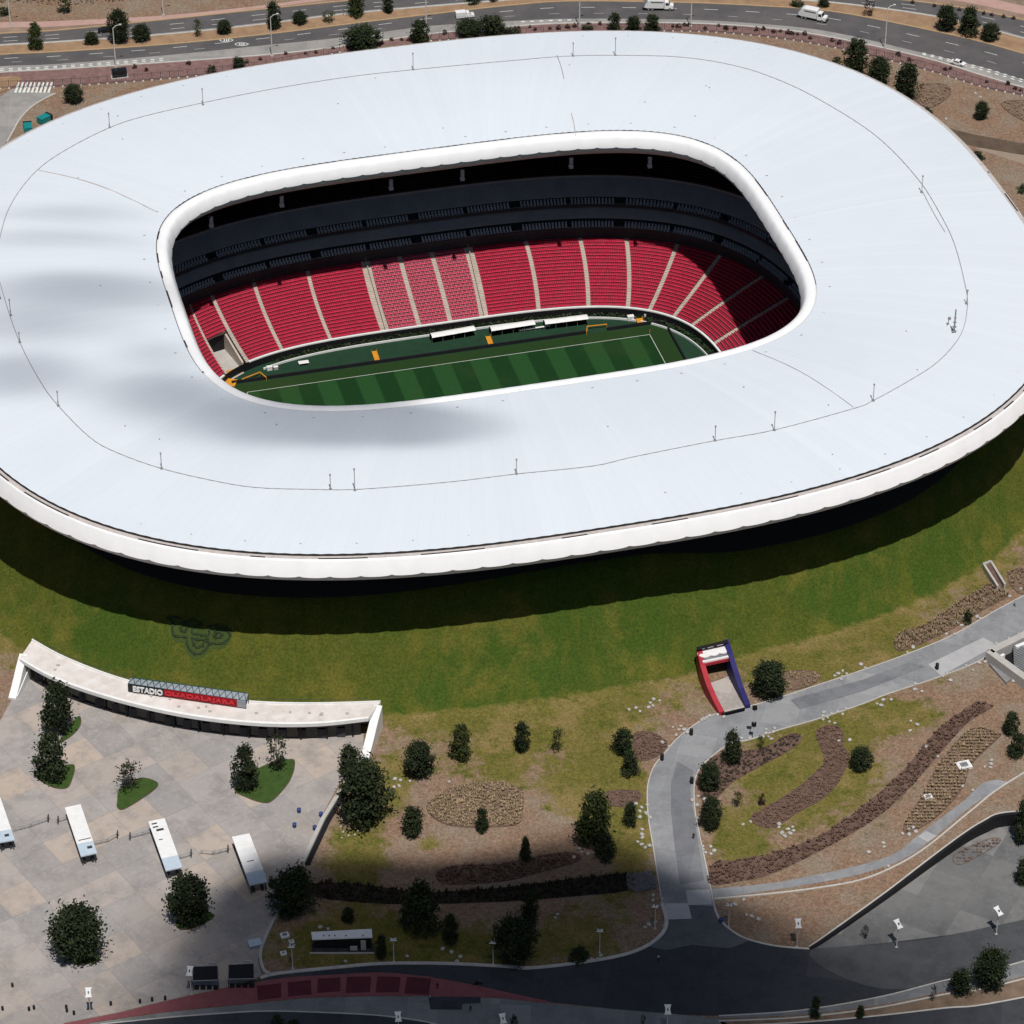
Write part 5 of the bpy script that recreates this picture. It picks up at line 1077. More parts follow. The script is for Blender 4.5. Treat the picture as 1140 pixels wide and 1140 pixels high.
# ------------------------------------------------------------------ boulders
bm_ = []
for sd in range(4):
    import bmesh
    b = bmesh.new(); bmesh.ops.create_icosphere(b, subdivisions=2, radius=.55); r2 = random.Random(sd); dirs = [Vector((r2.gauss(0,1),r2.gauss(0,1),r2.gauss(0,1))).normalized() for _ in range(7)]
    for v in b.verts:
        n = v.co.normalized(); k = 1.0
        for d in dirs: k = min(k, (.74+.12*(hash((sd, round(d.x,2))) % 3)/3)/max(.05, n.dot(d))) if n.dot(d) > .55 else k
        v.co = Vector((n.x*1.1, n.y*.95, n.z*.72+.45))*.55*k
    me = bpy.data.meshes.new('boulder'); b.to_mesh(me); b.free(); me.materials.append(ROCK); bm_.append(me)
BOUL = [(785.5,800,4,'in a line on the kerb left of the portal',(8,-5)),(798.5,796,3,'at the foot of the red portal wall',None),(756,815,6,'on the outer upper bend of the curved path',None),(742.6,830,2,'beside the round mulch bed by the path',None),(727,785,5,'on the dry slope left of the portal',None),(708,788,3,'on the dry slope farthest left of the portal',None),(712,901,6,'beside the small mulch patch left of the path',None),(718,912,2,'at the path kerb below the small mulch patch',None),(721.5,927,2,'at the left kerb halfway down the straight path',None),(720,940,5,'on the lawn left of the straight path',None),(778.5,893,5,'on the right kerb between two dark trees',None),(777.5,911,1,'alone by the right kerb below the dark tree',None),(828,917,2,'on the lawn left of the lower mulch tongue',None),(874.5,924,8,'on the soil below the lower mulch tongue',None),(790,944,6,'on the lawn right of the straight path',None),(939,826,2,'on the edge of the upper mulch tongue',None),(858,816,7,'on the lower kerb right of the portal',None),(832,822.5,2,'beside the thin speaker post',None),(923,799,7,'on the lower kerb right of the long mulch bed',None),(940,791,3,'on the lower kerb of the straight path, middle',None),(934.5,751,6,'on the upper kerb right of the big tree',None),(958.5,744,2,'on the upper kerb left of the planted bank',None),(1012,725,2,'at the lower tip of the planted bank',None),(1057,704,2,'at the middle of the planted bank',None),(1072,693.5,3,'beside the small shrub of the planted bank',None),(1089,688,2,'near the upper end of the planted bank',None),(1124,664.5,1,'alone between hatch and path',None),(1136.5,656,1,'alone at the right edge by the upper bed',None),(1023.5,766.5,3,'on the lower kerb left of the pale slab',None),(992,779.5,1,'alone on the lower kerb of the straight path',None),(980,782.5,3,'left of the lone stone on the lower kerb',None),(1013,809,3,'out on the pale lawn below the straight path',None),(1077,744,2,'under the pale slab, right',None),(1055,753,3,'under the pale slab, left',None),(1093.5,734.5,2,'between pale slab and stair pit',None),(1109,717,1,'on the left end of the stair pit wall',None),(1123,711.5,1,'midway along the stair pit wall',None),(1134,706,1,'at the right end of the stair pit wall',None),(1120,757,3,'on rubble below the stair pit',None),(967,949.5,1,'alone on bare soil above the footpath',None),(982,943,2,'a pair on bare soil above the footpath',None),(989,965,1,'alone between footpath and white kerb line',None),(1012,926,5,'at the lower end of the planted rows',None),(1075,880,2,'above the footpath beside the planted rows',None),(1103,852.5,4,'on bare soil under two small trees',None),(1044,843,1,'alone on the ditch edge, upper',None),(1031,832,1,'alone in the brown ditch',None),(831,1019,1,'leftmost of three on the soil triangle',None),(837,1021,1,'middle of three on the soil triangle',None),(844,1024,1,'rightmost of three on the soil triangle',None),(822,1004.5,2,'at the top of the soil triangle',None),(646,951,4,'at the tip of the lower crescent bed',None),(621,1024,2,'a pair in the shaded lawn centre',None),(718,1033,1,'left of the lamp at the junction corner',None),(731,1029,3,'around the lamp at the junction corner',None),(729,998,3,'on the lawn edge below the rubble wall',None),(446,872,5,'left of the big planted oval',None),(500,871,1,'alone above the big planted oval',None),(387,926,8,'scattered small under the largest tree by the parapet',None),(493,1057,1,'alone in the shaded lawn right of the dark tree',None),(507,1065,3,'in the shaded lawn by the road',None),(377,1072,2,'on the lawn below the kiosk',None),(453,1065,1,'alone between lamp and dark tree by the road',None),(361.5,1034,2,'behind the kiosk roof',None),(660,1065,3,'beside the dark bush near the road',None),(1090,106,2,'on the bare ground beyond the roof, right',None),(1052,136,2,'near the bank beyond the roof',None)]
kb = 0
for px, py, n, where, line in BOUL:
    s = mpp(px, py); c = W(px, py); rb = random.Random(int(px*7+py)); pts = []
    for i in range(n):
        if line: q = (px-line[0]/2*1.1+line[0]*1.1*i/(n-1), py-line[1]/2+line[1]*i/(n-1)); x, y, _ = W(*q)
        else:
            for _ in range(60):
                a = rb.random()*6.283; d = (0 if n == 1 else (.65+.42*math.sqrt(n))*rb.random()**.5); x, y = c[0]+d*math.cos(a)*1.25, c[1]+d*math.sin(a)*1.3
                if all(math.hypot(x-u, y-v) > .95 for u, v in pts): break
        pts.append((x, y)); o = bpy.data.objects.new('boulder', bm_[kb % 4]); COL.objects.link(o); kb += 1
        sc = rb.uniform(.62, .98)*(.6 if px == 387 else 1.0); o.location = (x, y, hz(x, y)+.0); o.scale = (sc, sc*rb.uniform(.85,1.1), sc); o.rotation_euler[2] = rb.random()*6
        T(o, ('white boulder ' if n < 3 else 'white boulder of a cluster ')+where, 'boulder', 'white boulders '+where if n > 1 else 'white boulders of the garden')
# ------------------------------------------------------------------ people
SKIN = M('skin', (.35,.2,.14), None, 3, .6); CLD = M('dark_clothing', (.02,.022,.03), None, 3, .9); CLB = M('black_trousers', (.012,.012,.014), None, 3, .9); HAIR = M('black_hair', (.01,.008,.007), None, 3, .7); CLW = M('pale_shirt', (.4,.4,.42), None, 3, .9)
def person(px, py, rz, label, top, stride=.28):
    V = [(0,0,.95),(0,0,1.15),(0,0,1.38),(0,.01,1.5),(0,.02,1.62),(0,.03,1.74), (.1,0,.9),(.11,stride*.5,.5),(.11,stride*.7-.08,.08),(.11,stride*.7+.1,.04), (-.1,0,.9),(-.11,-stride*.3,.5),(-.11,-stride-.05,.1),(-.11,-stride+.12,.04), (.19,0,1.38),(.25,-.08,1.12),(.26,.05,.88),(.26,.1,.8), (-.19,0,1.38),(-.25,.1,1.12),(-.26,.2,.9),(-.26,.26,.83)]
    E = [(0,1),(1,2),(2,3),(3,4),(4,5),(0,6),(6,7),(7,8),(8,9),(0,10),(10,11),(11,12),(12,13),(2,14),(14,15),(15,16),(16,17),(2,18),(18,19),(19,20),(20,21)]
    Rr = [.14,.13,.15,.06,.1,.08,.09,.065,.045,.04,.09,.065,.045,.04,.07,.05,.035,.03,.07,.05,.035,.03]
    me = bpy.data.meshes.new('person'); me.from_pydata(V, E, []); o = bpy.data.objects.new('person', me); COL.objects.link(o)
    o.modifiers.new('s', 'SKIN'); o.modifiers.new('d', 'SUBSURF').levels = 1
    for i, q in enumerate(me.skin_vertices[0].data): q.radius = (Rr[i], Rr[i]); q.use_root = (i == 0)
    dg = bpy.context.evaluated_depsgraph_get(); dg.update(); m2 = bpy.data.meshes.new_from_object(o.evaluated_get(dg)); bpy.data.objects.remove(o)
    for m in (CLB, top, SKIN, HAIR): m2.materials.append(m)
    for p in m2.polygons:
        z = p.center.z; p.material_index = 3 if z > 1.69 or (z > 1.6 and p.center.y < .0) else 2 if z > 1.5 or (abs(p.center.x) > .2 and z < 1.0) else 1 if z > .95 else 0
        p.use_smooth = True
    o = bpy.data.objects.new('person', m2); COL.objects.link(o); o.location = W(px, py); o.rotation_euler[2] = rz; T(o, label, 'person', 'people out walking')
person(733, 1070, .4, 'person in dark clothes walking on the wide shaded road', CLW); person(772, 934, 2.9, 'person in black standing on the straight path', CLD, .08); person(487, 1101, .2, 'person in black on the red pavement right of the squares', CLD); person(479, 1114, 1.8, 'person in dark clothes at the left end of the dark pavement patch', CLW, .1); person(524, 1126, 2.5, 'person in black at the right end of the dark pavement patch', CLD); person(1129.5, 675, 1, 'person in a pale shirt at the upper right end of the path', CLW); person(1074, 692, 2, 'person in a pale shirt beside the planted bank', CLW, .1)
mo = empty('motorcycle', W(532, 1096.5), .25); T(mo, 'dark motorcycle parked at the edge of the red pavement', 'motorcycle')
for x in (-.65, .65):
    mb = MB(); mb.tube([(x+.3*math.cos(a), 0, .32+.3*math.sin(a)) for a in np.linspace(0, 6.283, 13)], .07, 6, cap=False); mb.build('wheel', RUBBER, mo)
mb = MB(); mb.tube([(-.55,0,.5),(-.2,0,.75),(.35,0,.85),(.62,0,.4)], .14, 6); mb.box(-.3,.2,-.15,.15,.3,.6); mb.build('body', BLACK, mo); mb = MB(); mb.box(-.65,.1,-.14,.14,.8,.9); mb.build('seat', RUBBER, mo); mb = MB(); mb.tube([(.45,-.35,1.02),(.4,0,.98),(.45,.35,1.02)], .03, 5); mb.build('handlebar', STEEL, mo)
# ------------------------------------------------------------------ vehicles
VWHITE = M('white_vehicle_paint', (.78,.78,.77), (.72,.72,.71), 1, .3, 0, .5); LAMPG = M('lamp_glass', (.6,.58,.5), None, 2, .2)
def wheel(par, x, y, r=.34, w=.24):
    mb = MB(); k = 16
    def ringpts(rr, yy): return [(x+rr*math.cos(2*math.pi*i/k), yy, r+rr*math.sin(2*math.pi*i/k)) for i in range(k)]
    vs = ringpts(r, y-w/2)+ringpts(r, y+w/2); mb.add(vs, [(i,(i+1)%k,k+(i+1)%k,k+i) for i in range(k)]+[tuple(range(k-1,-1,-1)), tuple(range(k,2*k))])
    wh = mb.build('wheel', RUBBER, par); s = 1 if y > 0 else -1; mb = MB(); yo = y+s*(w/2+.01)
    mb.add(ringpts(r*.58, yo), [tuple(range(k)) if s < 0 else tuple(range(k-1,-1,-1))]); mb.build('rim', STEEL, wh)
def loft(par, name, prof, hw, m, tw=None):
    """side outline (x,z) extruded across; tw gives the half-width at height"""
    mb = MB(); n = len(prof); f = tw or (lambda z: hw)
    mb.v = [(x, -f(z), z) for x, z in prof]+[(x, f(z), z) for x, z in prof]; mb.f = [tuple(range(n)), tuple(range(2*n-1, n-1, -1))]+[(i, n+i, n+(i+1) % n, (i+1) % n) for i in range(n)]; mb.m = [0]*len(mb.f); return mb.build(name, m, par)
def heading(a, b): p, q = W(*a), W(*b); return math.atan2(q[1]-p[1], q[0]-p[0])
def truck(px, py, rz, label):
    r = empty('garbage_truck', W(px, py), rz); T(r, label, 'truck', 'white trucks on the highway')
    loft(r, 'cargo_body', [(-4.3,1.2),(-3.5,.95),(1.4,.95),(1.4,3.35),(1.2,3.5),(-2.5,3.5),(-3.3,3.2),(-4.0,2.2)], 1.2, VWHITE); loft(r, 'rear_hopper', [(-4.75,1.0),(-4.32,1.15),(-4.05,2.15),(-3.35,3.2),(-3.7,3.15),(-4.5,2.1)], 1.15, STEEL)
    loft(r, 'cab', [(1.55,.7),(4.2,.7),(4.2,1.65),(3.2,1.8),(2.75,2.75),(1.65,2.75),(1.55,2.6)], 1.1, VWHITE, lambda z: 1.12 if z < 1.8 else .98)
    mb = MB(); mb.add([(3.24,-.9,1.86),(3.24,.9,1.86),(2.83,.85,2.62),(2.83,-.85,2.62)], [(0,1,2,3)]); mb.build('windscreen', GLASS, r)
    for s in (-1, 1): mb = MB(); mb.add([(1.9,s*1.1,1.9),(3.0,s*1.1,1.9),(2.7,s*1.01,2.55),(1.9,s*1.01,2.55)], [(0,1,2,3)]); mb.build('side_window', GLASS, r)
    mb = MB(); mb.box(-3.6,4.2,-.5,.5,.5,.94); mb.box(4.2,4.4,-1.1,1.1,.45,.8); mb.build('chassis', BLACK, r); mb = MB()
    for s in (-1, 1): mb.box(-2.4,1.2,s*1.22-.04,s*1.22+.04,2.75,3.0)
    mb.build('green_stripe', M('dark_green_paint', (.02,.09,.05)), r)
    for x in (-3.0, -1.9, 3.2):
        for y in (-1.0, 1.0): wheel(r, x, y, .5, .35)
    for s in (-.8, .8): mb = MB(); mb.box(4.19,4.24,s-.16,s+.16,.95,1.2); mb.build('headlight', LAMPG, r)
truck(905, 21.5, heading((889,17),(922,24)), 'white garbage truck heading right with a lamp post beyond it'); truck(733.5, 10.5, heading((716,11),(752,11.5)), 'white garbage truck cut by the top edge of the photo')
def car(px, py, rz, label, van=False, col=None):
    r = empty('delivery_van' if van else 'parked_car' if False else 'car', W(px, py), rz); T(r, label, 'van' if van else 'car'); c = col or VWHITE
    if van:
        loft(r, 'body', [(-2.7,.45),(2.7,.45),(2.7,1.0),(1.8,1.15),(1.25,1.85),(.35,1.9),(.2,1.0),(-2.7,1.0)], .95, c, lambda z: .95 if z < 1.2 else .85); loft(r, 'cargo_box', [(-2.75,1.0),(.15,1.0),(.15,2.15),(-2.75,2.15)], .98, c)
        mb = MB(); mb.add([(1.84,-.75,1.17),(1.84,.75,1.17),(1.31,.72,1.82),(1.31,-.72,1.82)], [(0,1,2,3)]); mb.build('windscreen', GLASS, r)
        for s in (-1,1): mb = MB(); mb.add([(.45,s*.91,1.2),(1.55,s*.91,1.2),(1.2,s*.87,1.75),(.45,s*.87,1.75)], [(0,1,2,3)]); mb.build('side_window', GLASS, r)
        wx = 1.75
    else:
        loft(r, 'body', [(-2.15,.4),(2.1,.4),(2.15,.75),(1.2,.95),(-1.6,.98),(-2.15,.9)], .87, c); loft(r, 'cabin', [(-1.55,.97),(1.1,.95),(.4,1.42),(-.9,1.45)], .8, c, lambda z: .82 if z < 1.1 else .64)
        mb = MB(); mb.add([(1.1,-.7,1.0),(1.1,.7,1.0),(.46,.6,1.41),(.46,-.6,1.41)], [(0,1,2,3)]); mb.build('windscreen', GLASS, r); mb = MB(); mb.add([(-1.56,-.7,1.02),(-1.56,.7,1.02),(-.95,.6,1.43),(-.95,-.6,1.43)], [(3,2,1,0)]); mb.build('rear_window', GLASS, r)
        for s in (-1,1): mb = MB(); mb.add([(-1.2,s*.83,1.03),(.85,s*.83,1.03),(.38,s*.67,1.36),(-.85,s*.67,1.36)], [(0,1,2,3)]); mb.build('side_window', GLASS, r)
        wx = 1.35
    for x in (-wx, wx):
        for y in (-.82, .82): wheel(r, x, y)
    for s in (-.6, .6): mb = MB(); mb.box(2.68 if van else 2.1, 2.74 if van else 2.17, s-.16, s+.16, .68, .84); mb.build('headlight', LAMPG, r)
car(517.5, 19.5, heading((508,20),(528,18)), 'small white box van on the highway', True); car(1066.5, 72, heading((1058,69.5),(1075,74)), 'white car on the pale side lane of the highway'); car(117.5, 35.5, heading((112,36),(124,35)), 'dark car half hidden by a median tree', False, BLACK)
# ------------------------------------------------------------------ fences, cabinet, tanks
def fence(pts, label):
    p = smoothpath(Wp(pts), 5); r = empty('metal_fence', (0,0,0)); T(r, label, 'fence', 'metal fences below the highway'); posts = MB(); base = MB(); bars = MB(); acc = 0
    bars.tube([(x, y, GZ+2.4) for x, y in p], .05, 4); bars.tube([(x, y, GZ+.4) for x, y in p], .05, 4)
    for (x0, y0), (x1, y1) in zip(p[:-1], p[1:]):
        d = math.hypot(x1-x0, y1-y0); t = -acc % .5
        while t < d:
            x, y = x0+(x1-x0)*t/d, y0+(y1-y0)*t/d; k = int(round((acc+t)/.5))
            if k % 5 == 0: posts.box(x-.06,x+.06,y-.06,y+.06,GZ,GZ+2.6); base.box(x-.24,x+.24,y-.2,y+.2,GZ,GZ+.36)
            else: bars.box(x-.02,x+.02,y-.02,y+.02,GZ+.3,GZ+2.4)
            t += .5
        acc += d
    bars.build('rail_panel', DARK, r); K(posts.build('post', DARK, r), 'stuff'); K(base.build('white_footing', WHITE, r), 'stuff')
fence(sl(F1,-90,460), 'metal fence on white footings left of the stadium below the highway'); fence(sl(F1,480,1230), 'metal fence on white footings right of the stadium below the highway')
r = empty('black_cabinet', W(133, 85.5), heading((125,86.5),(142,84.5))); T(r, 'black cabinet on a pale base at the foot of a lamp post', 'cabinet'); mb = MB(); mb.box(-2.1,2.1,-.9,.9,.25,2.4); mb.build('body', GLASS, r); mb = MB(); mb.box(-2.4,2.4,-1.3,1.2,0,.25); mb.build('base', LGREY, r)
for px, py, rz, lb in [(31.5,146,.2,'teal tank closest to the side road'),(49,136,-.7,'teal tank behind the first one against the roof edge')]:
    r = empty('teal_tank', W(px, py), rz); T(r, lb, 'tank', 'teal tanks by the side road'); mb = MB(); mb.box(-1.1,1.1,-1.6,1.6,.2,1.7); mb.build('body', TEAL, r); mb = MB(); mb.box(-1.15,1.15,-1.65,1.65,1.7,1.85); mb.build('lid', TEAL, r); mb = MB(); mb.box(-1.2,1.2,1.65,2.3,0,1.9); mb.build('cabinet_end', BLACK, r); mb = MB(); mb.box(-1.0,-.7,-1.5,-1.2,0,.2); mb.box(.7,1.0,1.2,1.5,0,.2); mb.box(-1.0,-.7,1.2,1.5,0,.2); mb.box(.7,1.0,-1.5,-1.2,0,.2); mb.build('leg', DARK, r)
# grassy islands round the plaza trees
ISL = M('clipped_island_grass', (.045,.085,.016), (.03,.06,.01), .8, .95, bmp=.5)
for pts, lb in [([(66,826),(86,799),(90,804),(86,813),(76,822)],'green island with the taller tree at the left of the plaza'),([(38,862),(44,858),(76,852),(83,855),(78,873),(72,878),(60,877),(46,870)],'rounded green island in front of the taller one at the left'),([(131,893),(134,879),(155,867),(172,870),(175,876),(160,888),(138,901),(131,899)],'pointed green island around the thin dark tree'),([(262,878),(290,855),(322,846),(328,851),(322,870),(305,890),(294,894),(275,888)],'large green island carrying two trees by the entrance building'),([(196,1030),(202,1020),(225,1015),(236,1018),(237,1022),(220,1032),(203,1035)],'green island under the round tree below the canopies'),([(78,1070),(84,1060),(104,1060),(109,1066),(107,1072),(88,1074),(82,1073)],'green island under the biggest round tree of the plaza')]:
    c = W(sum(x for x, _ in pts)/len(pts), sum(y for _, y in pts)/len(pts)); r = empty('planter_island', c); T(r, lb, 'planter', 'green planter islands of the plaza'); q = [(x-c[0], y-c[1]) for x, y in smoothpath(Wp(pts), 5, True)]
    mb = MB(); mb.prism(q, -.05, .22); mb.build('grass', ISL, r); mb = MB(); mb.ribbon(q, .22, -.05, .18, closed=True); mb.build('kerb', MULCH, r)
# ------------------------------------------------------------------ trees and shrubs
def leafmat(name, c1, c2):
    m, nt, bs = nodes(name); bs.inputs['Roughness'].default_value = .75; bs.inputs['Specular IOR Level'].default_value = .15
    at = N(nt, 'ShaderNodeAttribute', attribute_name='tone').outputs['Fac']; nt.links.new(mix(nt, at, c2, c1), bs.inputs['Base Color']); return m
LEAF = leafmat('dark_green_leaf', (.042,.056,.024), (.011,.018,.008)); LEAFG = leafmat('mid_green_leaf', (.06,.075,.022), (.026,.036,.012)); LEAFB = leafmat('dark_red_brown_leaf', (.07,.035,.03), (.03,.016,.014))
BARK = M('brown_bark', (.10,.07,.05), (.06,.04,.03), 3, .9)
def tree_mesh(kind, seed):
    """crown and trunk in a unit frame: 10 m tall, about 7 m wide"""
    r = np.random.default_rng(seed); cl = []
    if kind == 'round': ncl, nl, z0, sz = 105, 60, .10, .30
    elif kind == 'cone': ncl, nl, z0, sz = 85, 42, .08, .36
    elif kind == 'oval': ncl, nl, z0, sz = 75, 40, .10, .38
    elif kind == 'sparse': ncl, nl, z0, sz = 24, 20, .22, .40
    else: ncl, nl, z0, sz = 30, 26, .02, .55
    while len(cl) < ncl:
        z = r.uniform(z0, 1); a = r.uniform(0, 6.283); t = (z-z0)/(1-z0)
        if kind == 'cone': R0 = .5*(1-t)**.7*min(1, t*5+.45)
        elif kind == 'oval': R0 = .47*math.sqrt(max(0, 1-(2*t-.85)**2/1.4))*(.8+.2*math.sin(a*3+seed))
        elif kind == 'shrub': R0 = .5*math.sqrt(max(0, 1-t*t))
        else: R0 = .5*math.sqrt(max(0, 1-(2*t-1)**2*.96))*(.86+.14*math.sin(a*3+seed+t*5))
        q = r.uniform(.25, 1)**.5*R0*r.uniform(.82, 1.06)
        cl.append((q*7*math.cos(a), q*7*math.sin(a), z*9.4, r.uniform(.5, 1.25), r.uniform(0, 1)))
    V = []; F = []; tone = []
    for (x, y, z, s, tn) in cl:
        P = r.normal(0, 1, (nl, 3))*np.array([.62, .62, .5])*s+np.array([x, y, z])
        A = r.normal(0, 1, (nl, 3)); A /= np.linalg.norm(A, axis=1)[:, None]; Bv = np.cross(A, r.normal(0, 1, (nl, 3))); Bv /= np.linalg.norm(Bv, axis=1)[:, None]
        for p, u, w in zip(P, A, Bv):
            k = sz*r.uniform(.5, 1.15); n = len(V); V += [p-u*k, p+w*k*.55, p+u*k, p-w*k*.55]; F.append((n, n+1, n+2, n+3)); tone.append(min(1, max(0, tn*.7+r.uniform(0, .3))))
    V = [tuple(map(float, v)) for v in V]; V = [(x, y, max(.1, z)) for x, y, z in V]
    me = bpy.data.meshes.new('crown'); me.from_pydata(V, [], F); at = me.attributes.new('tone', 'FLOAT', 'FACE'); at.data.foreach_set('value', np.array(tone, dtype=np.float32))
    mb = MB(); top = .8 if kind != 'shrub' else .4
    mb.tube([(0,0,-.2),(.08,.05,10*top*.35),(-.1,.1,10*top*.7),(0,0,10*top)], .26, 7, 0, .06)
    for i in range(7):
        a = i*2.4+seed; z = 10*(z0+.08+.08*i); mb.tube([(0,0,z),(math.cos(a)*1.2,math.sin(a)*1.2,z+.8),(math.cos(a)*2.3,math.sin(a)*2.3,z+1.3)], .12, 5, 0, .03)
    t = bpy.data.meshes.new('trunk'); t.from_pydata(mb.v, [], mb.f); t.materials.append(BARK); return me, t
TV = {k: [tree_mesh(k, 11*i+3+j) for i in range(4 if k in ('round','oval','cone') else 3)] for j, k in enumerate(('round','cone','oval','sparse','shrub'))}
cnt = 0
def tree(px, py, w, h, kind, label, name=None, leaf=None, group=None, cat=None):
    global cnt
    s = mpp(px, py); ang = TH+math.atan((py-570)/FPX); wm = w/s*.95; c_ = math.cos(ang); hm = max(.55*wm, math.sqrt(max(.09*h*h, h*h-(.62*w)**2))/s/c_*.95); p = W(px, min(py-1, py-h/2+.52*hm*c_*s) if kind not in ('sparse','shrub') else py-.08*w)
    crown, trunk = TV[kind][cnt % len(TV[kind])]; key = (crown.name, (leaf or LEAF).name)
    if key not in TREEM: c = crown.copy(); c.name = 'crown'; c.materials.clear(); c.materials.append(leaf or LEAF); TREEM[key] = c
    r = empty(name or 'tree', (p[0], p[1], hz(p[0], p[1])), cnt*1.7); r.scale = (wm/7, wm/7, hm/9.8); T(r, label, cat or ('shrub' if kind == 'shrub' else 'tree'), group or 'dark trees of the grounds')
    for nm, me in (('trunk', trunk), ('crown', TREEM[key])): o = bpy.data.objects.new(nm, me); COL.objects.link(o); o.parent = r
    cnt += 1
TREEM = {}
PG = 'trees on the plaza'; GG = 'garden trees'; MG = 'median trees'; BG2 = 'trees beyond the stadium roof'
for a in [(66,819,42,62,'oval','tall dark tree on the upper left island of the plaza',PG),(58,870,42,56,'oval','dark tree on the rounded left island in front of another',PG),(147,884,34,40,'sparse','thin-crowned dark tree on the pointed island',PG),(275,881,34,54,'oval','dense dark tree on the large island, left of a thinner one',PG),(309,861,30,47,'sparse','thinner tree on the large island near the building',PG),(325,1021,55,58,'round','big round dark tree at the shaded right corner of the plaza',PG),(212,1032,52,60,'round','round dark tree on the island below the third canopy',PG),(88,1072,64,68,'round','biggest round dark tree, on the lower plaza',PG),
 (390,866,30,38,'oval','small tree in front of the white end wall of the building',GG),(405,921,62,76,'round','largest garden tree, beside the plaza parapet',GG),(467,867,37,43,'round','round dark tree at the left of the dry lawn',GG),(581,837,22,35,'oval','small dark tree alone in the upper dry lawn',GG),(460,932,28,36,'oval','dark tree left below the big planted oval',GG),(537,927,18,28,'oval','small tree in the big planted oval',GG),(585,959,16,28,'cone','slim dark conifer above the crescent bed',GG),(693,841,28,32,'oval','dark tree touching the round mulch bed',GG),(701,864,23,31,'cone','dark conifer just below the round mulch bed',GG),(673,959,30,34,'cone','dark lower tree in front of the wide garden tree',GG),(702,921,18,29,'oval','small dark tree beside the little mulch patch',GG),(855,779,44,44,'round','round dark tree just right of the blue portal wall',GG),(815,851,24,40,'oval','slim dark tree at the inner bend of the curved path',GG),(789,881,27,33,'round','dark tree at the right kerb of the path, upper',GG),(791,924,27,38,'round','dark tree at the right kerb of the path, lower',GG),(846,836,10,18,'sparse','thin sapling in the long mulch bed',GG),(820,899,15,20,'sparse','small sapling on the lawn inside the bend',GG),(958,859,28,29,'round','lone round tree on the lawn right of the mulch tongue',GG),(1125,819,21,28,'oval','upper of two small dark trees at the right edge',GG),(1131,844,23,30,'oval','lower of two small dark trees at the right edge',GG),
 (468,1041,52,63,'cone','tall dark tree in the shaded lawn right of the kiosk',GG),(502,1051,22,34,'oval','smaller dark tree touching the tall one right of the kiosk',GG),(590,1031,24,40,'oval','dark tree at the ditch in the shaded lawn',GG),(573,1077,52,56,'round','big dark tree on the kerb of the wide road',GG),(645,1068,26,12,'shrub','dark bush beside the lawn lamp near the road',GG),(388,1027,18,18,'oval','small dark tree behind the kiosk',GG),(425,1068,16,28,'oval','dark slim tree at the right end of the kiosk',GG),(1102,1104,42,48,'round','largest dark tree on the lower right verge',GG),(1068,1109,30,33,'oval','dark tree left of the largest on the lower right verge',GG),(907,1134,14,25,'oval','small dark tree on the lower verge, far left',GG),(957,1134,11,15,'oval','tiny dark tree on the lower verge, second from left',GG),(1038,1116,9,20,'sparse','thin young tree on the lower verge',GG),(963,1046,10,17,'sparse','young thin tree on the parking apron',GG),(1137,940,24,52,'oval','dark tree cut by the right edge above the apron',GG),(1138,985,22,30,'oval','lower dark tree cut by the right edge at the apron',GG),(309,1146,18,18,'shrub','dark shrub at the bottom edge in the road corner',GG),(327,1144,14,12,'shrub','small dark shrub at the bottom edge, right of another',GG),(572,1140,8,12,'shrub','small shrub at the bottom edge beside a panel lamp',GG),(716,1142,7,13,'sparse','thin sapling at the bottom edge left of a lamp',GG),(1077,694,12,17,'shrub','small green shrub on the planted bank by the path',GG)]:
    tree(*a[:6], None, None, a[6])
tree(661,946,47,68,'oval','wide mid-green garden tree with a red-brown side branch',None,LEAFG,GG); tree(513,847,28,42,'oval','yellowish green tree in the upper dry lawn',None,LEAFG,GG); tree(622,839,20,30,'sparse','sparse pale green tree in the dry lawn',None,LEAFG,GG); tree(368,1003,16,26,'sparse','bare leaning young tree at the dark ditch',None,LEAFB,GG); tree(848,897,9,14,'shrub','dark red shrub in the mulch tongue','shrub',LEAFB,GG)
for a in [(40,56,20,32,'oval','pale thin tree at the far left of the median',LEAFG),(102,51,20,17,'oval','low dark tree left of the dense pair in the median',None),(133,49,26,40,'round','taller of the dense dark pair in the median',None),(158,47,23,22,'round','round one of the dense dark pair in the median',None),(220,42,14,23,'sparse','sparse thin tree in the median left of a round one',LEAFG),(250,39,18,18,'round','round dark median tree right of a sparse one',None),(305,33,20,33,'oval','tall median tree behind a lamp post',None),(334,28,18,17,'round','round dark median tree right of the tall one',None),(366,26,18,17,'sparse','thin grey-green median tree near the round one',LEAFG),(397,20,22,28,'oval','grey-green median tree cut by the top edge',LEAFG),(432,15,15,20,'oval','dark median tree near the top edge above the roof',None),(73,14,16,16,'shrub','dark bush beyond the upper carriageway, left',None),(5,17,16,10,'shrub','dark bush at the top left corner',None),(527,4,18,12,'shrub','dark bush at the top edge above the van',None),(550,2,12,8,'shrub','small dark bush at the top edge right of the first',None),(888,8,16,11,'shrub','dark bush at the top edge above the garbage truck',None),(917,9,15,12,'oval','dark tree at the top edge right of the truck',None),(967,19,16,22,'sparse','bare thin tree in the median near a lamp post',LEAFB),(1053,36,26,31,'round','left one of three dark median trees at top right',None),(1078,41,28,36,'cone','middle one of three dark median trees at top right',None),(1102,47,23,23,'round','round right one of three dark median trees at top right',None)]:
    tree(*a[:6], None, a[6], MG)
